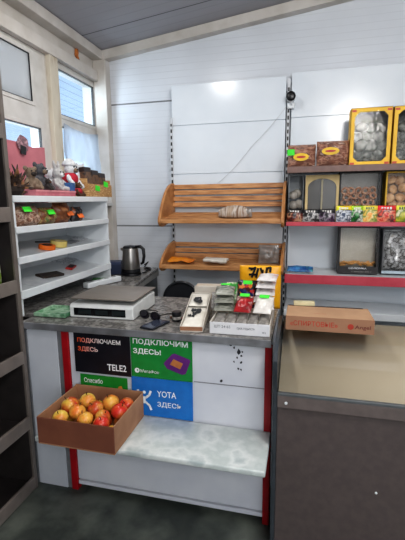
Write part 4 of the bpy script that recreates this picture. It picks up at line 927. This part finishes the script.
# arched cream carton
a = X_at(305, 2.97); b = X_at(338.5, 2.97); h = ony(322, 175, 2.97).z - SH2; w = (b-a)/2
t = thing('arched_carton', 'cream carton shaped like an arched window on middle shelf', 'box', ((a+b)/2, 2.97, SH2+.001))
crm = mat('cream_card', (214, 192, 142), .55, c2=(202, 176, 124), scale=7)
n = 12; inner_ = [(w-.018, .0)] + [((w-.018)*math.cos(PI*k/n), h-.085+.06*math.sin(PI*k/n)) for k in range(n+1)] + [(-w+.018, .0)]
outer_ = [(w, 0)] + [((w)*max(-1, min(1, 1.35*math.cos(PI*k/n))), h if abs(math.cos(PI*k/n)) < .8 else h-.085+.085*math.sin(PI*k/n)/.6) for k in range(n+1)] + [(-w, 0)]
bm = bm_new()
for i in range(len(inner_)-1):
    A = [inner_[i], inner_[i+1], outer_[i+1], outer_[i]]; bm.faces.new([bm.verts.new((p[0], 0, p[1])) for p in A])
bmesh.ops.remove_doubles(bm, verts=bm.verts[:], dist=.0005); obj('front_frame', bm, crm, t)
bm = bm_new(); bx(bm, -w, -w+.004, .001, .10, 0, h-.03); bx(bm, w-.004, w, .001, .10, 0, h-.03); bx(bm, -w, w, .001, .10, 0, .004); bx(bm, -w, w, .001, .1, h-.006, h-.001); obj('carton', bm, crm, t)
obj('divider', bx(bm_new(), -.006, .006, .0, .004, 0, h-.03), mat('cream_dark', (170, 160, 134), .5), t)
obj('backing', bx(bm_new(), -w+.004, w-.004, .04, .1, .004, h-.008), grbox, t)
obj('window_film', bx(bm_new(), -w+.01, w-.01, .0042, .005, .004, h-.03), glass_mat('dim_film', gloss=.025, rough=.2), t)
ringm = mat('pretzel_ring', (178, 126, 90), .5, c2=[(146, 96, 64), (202, 156, 118)], scale=24)
t, w, h = window_box('bagel_box', 'dark-edged window box half full of brown ring biscuits, middle shelf', 340, 382.5, 171.5, SH2, 2.98, dkbox, mat('pale_backing', (178, 172, 164), .6, c2=(150, 146, 140), scale=4), .012, .006, 'd')
gingerbread(t, w, h, .012, 5, 5, .031, 21, ringm, .66, ring=True)
t, w, h = window_box('oat_biscuit_box', 'yellow-edged window box of tan biscuits at the right of middle shelf', 386.5, 432, 171, SH2, 2.98, yel, mat('tan_backing', (170, 140, 104), .6), .012, .006, 'd2')
gingerbread(t, w, h, .012, 5, 4, .034, 23, mat('tan_biscuit', (206, 166, 120), .5, c2=(176, 130, 86), scale=22), .9, flat=.4)
# row of snack packets along the front of the middle shelf
SN = [(287.5, 303, 'black snack packet with red crackers, leftmost in front row', (40, 26, 24), [(120, 50, 36), (196, 150, 120), (30, 24, 24)], (26, 24, 26)),
      (303.5, 319.5, 'black-and-white snack packet second in front row', (30, 30, 32), [(190, 188, 186), (60, 54, 52), (24, 22, 24)], (24, 24, 26)),
      (320, 335.5, 'black snack packet with purple base third in front row', (32, 30, 36), [(150, 140, 150), (70, 44, 70), (26, 24, 28)], (28, 26, 30)),
      (337, 352, 'yellow-topped snack packet with white-blue picture in front row', (44, 60, 90), [(210, 214, 220), (30, 40, 60), (230, 232, 236)], (236, 190, 40)),
      (352.5, 363.5, 'green snack packet in the front row', (44, 130, 50), [(20, 60, 30), (220, 226, 210), (70, 150, 60)], (150, 190, 50)),
      (364, 378, 'orange-yellow snack packet in the front row', (236, 160, 60), [(246, 220, 150), (110, 140, 70), (240, 200, 100)], (240, 206, 70)),
      (378.5, 396.5, 'red snack packet in the front row', (206, 60, 50), [(236, 150, 120), (70, 50, 60), (220, 80, 60)], (216, 40, 44)),
      (397, 412, 'lime snack packet cut by the right edge in front row', (196, 190, 60), [(120, 140, 60), (230, 226, 190)], (206, 206, 60))]
for i, (x0, x1, lab, c1, c2_, hd) in enumerate(SN):
    Y = 2.885; a = X_at(x0, Y); b = X_at(x1, Y); hh = ony(340, 209.5 if i < 3 else 206, Y).z - SH2
    t = thing('snack_packet', lab, 'packet', ((a+b)/2, Y, SH2+.001), random.uniform(-.04, .04), 'snack packets along the shelf front', -.12)
    obj('pouch', pouch(bm_new(), b-a+.006, hh, .03, 12, 12, .06, .2, 100+i), mat('snack_print_%d' % i, c1, .3, c2=c2_, scale=26, lo=.36, hi=.64, detail=2), t, smooth=True)
    obj('header', pouch(bm_new(), b-a+.004, hh*.3, .022, 10, 6, .05, .15, 120+i, (0, -.006, hh*.7)), mat('snack_header_%d' % i, hd, .3, c2=tuple(min(255, v*1.3+20) for v in hd), scale=40), t, smooth=True)
    bm = bm_new(); rr = random.Random(i)
    for k in range(4): bx(bm, -(b-a)*.32+k*(b-a)*.16, -(b-a)*.32+k*(b-a)*.16+(b-a)*.1, -.0195, -.0185, hh*.78+rr.uniform(-.006, .004), hh*.9)
    obj('brand_print', bm, mat('snack_ink_%d' % i, (230, 226, 220) if i not in (5, 7) else (60, 90, 50), .4), t)
# lowest level
t, w, h = window_box('straw_biscuit_box', 'dark window box with straw biscuits and white print, lower shelf', 339.5, 380.5, 227, SH3, 2.93, dkbox, mat('pale_backing2', (206, 200, 186), .6, c2=(184, 178, 164), scale=4), .012, .004, 'd', lean=-.03)
for i in range(26):
    rnd = random.Random(i); x = -w+.02+(2*w-.04)*((i*7) % 26)/26; bm = bm_new()
    tube(bm, [(x-.02, .04+rnd.uniform(-.02, .03), .052+rnd.uniform(0, .03)), (x+.02, .05+rnd.uniform(-.02, .03), .055+rnd.uniform(0, .03))], .007, 6); obj('straw_biscuit', bm, mat('straw_tan', (214, 160, 96), .5), t)
bd_ = obj('print_band', bx(bm_new(), -w+.001, w-.001, -.0022, -.0008, .002, .052), mat('band_dark', (38, 34, 34), .4), t)
lettering('lettering', 'СОЛОМКА', w*.9, .013, -w*.45, -.0028, .034, ink, bd_, bold=.01); lettering('lettering', 'с маком 500 г', w*1.0, .011, -w*.3, -.0028, .012, mat('dim_ink', (150, 146, 140), .5), bd_)
t, w, h = window_box('silver_biscuit_box', 'tilted box in crinkled silver film at right of lower shelf', 384, 430, 230, SH3, 2.95, mat('grey_card_edge', (90, 90, 92), .4), mat('silver_back', (150, 150, 148), .4, c2=[(70, 68, 66), (214, 214, 212)], scale=14), .01, .004, 'd', lean=-.06)
obj('crinkled_film', pouch(bm_new(), 2*w-.02, h-.05, .09, 22, 22, .02, 1.0, 140, (0, .055, .03)), mat('silver_film', (186, 186, 184), .25, .3, c2=[(90, 86, 82), (226, 226, 226), (140, 134, 126)], scale=16, lo=.35, hi=.65, bump=.8, bscale=30), t, smooth=True)
obj('base_band', bx(bm_new(), -w+.001, w-.001, -.002, -.0006, .002, .022), mat('pale_blue_band', (180, 196, 206), .4), t)
q0 = ony(287, 268, 2.88); q1 = ony(313, 268, 2.88)
o = obj('blue_packet', pouch(bm_new(), q1.x-q0.x, .075, .035, 18, 8, .08, .3, 150), mat('blue_pack', (40, 90, 170), .3, c2=[(70, 140, 190), (24, 60, 130), (90, 160, 170)], scale=18, lo=.35, hi=.65), None, smooth=True)
o.location = ((q0.x+q1.x)/2, 2.87, SH3+.02); o.rotation_euler = (-1.2, 0, -.03); tag(o, 'blue packet lying alone on the lower shelf', 'packet')

# ------------------------------------------------------------------ light
w_ = bpy.data.worlds.new('sky'); scn.world = w_; w_.use_nodes = True
w_.node_tree.nodes['Background'].inputs[0].default_value = (.93, .97, 1, 1); w_.node_tree.nodes['Background'].inputs[1].default_value = 2.2
def area(name, loc, rot, sx, sy, e, col=(1, 1, 1)):
    l = bpy.data.lights.new(name, 'AREA'); l.shape = 'RECTANGLE'; l.size = sx; l.size_y = sy; l.energy = e; l.color = col
    o = bpy.data.objects.new(name, l); C.objects.link(o); o.location = loc; o.rotation_euler = rot; return o
area('window_daylight', (-2.3, 2.2, 2.1), (0, -PI/2+.25, 0), 1.6, 1.0, 45, (.9, .95, 1))
area('ceiling_lamp', (-.87, 2.0, 2.70), (0, 0, 0), .16, .5, 9, (1, .98, .95))
def point_light(loc, e, r=.15):
    l = bpy.data.lights.new('added_point_light', 'POINT'); l.energy = e; l.shadow_soft_size = r; l.color = (1, .97, .93); o = bpy.data.objects.new('added_point_light', l); C.objects.link(o); o.location = loc
point_light((.55, .7, 2.45), 42, .2); point_light((.9, -1.1, 2.5), 45, .2)  # added unseen point lights, set low so they also brighten the ceiling
area('shopfront_daylight', (1.2, -2.1, 1.7), (PI/2, 0, .1), 1.8, 1.8, 26, (.93, .97, 1))
scn.view_settings.view_transform = 'Standard'; scn.view_settings.look = 'Medium High Contrast'; scn.view_settings.exposure = .28
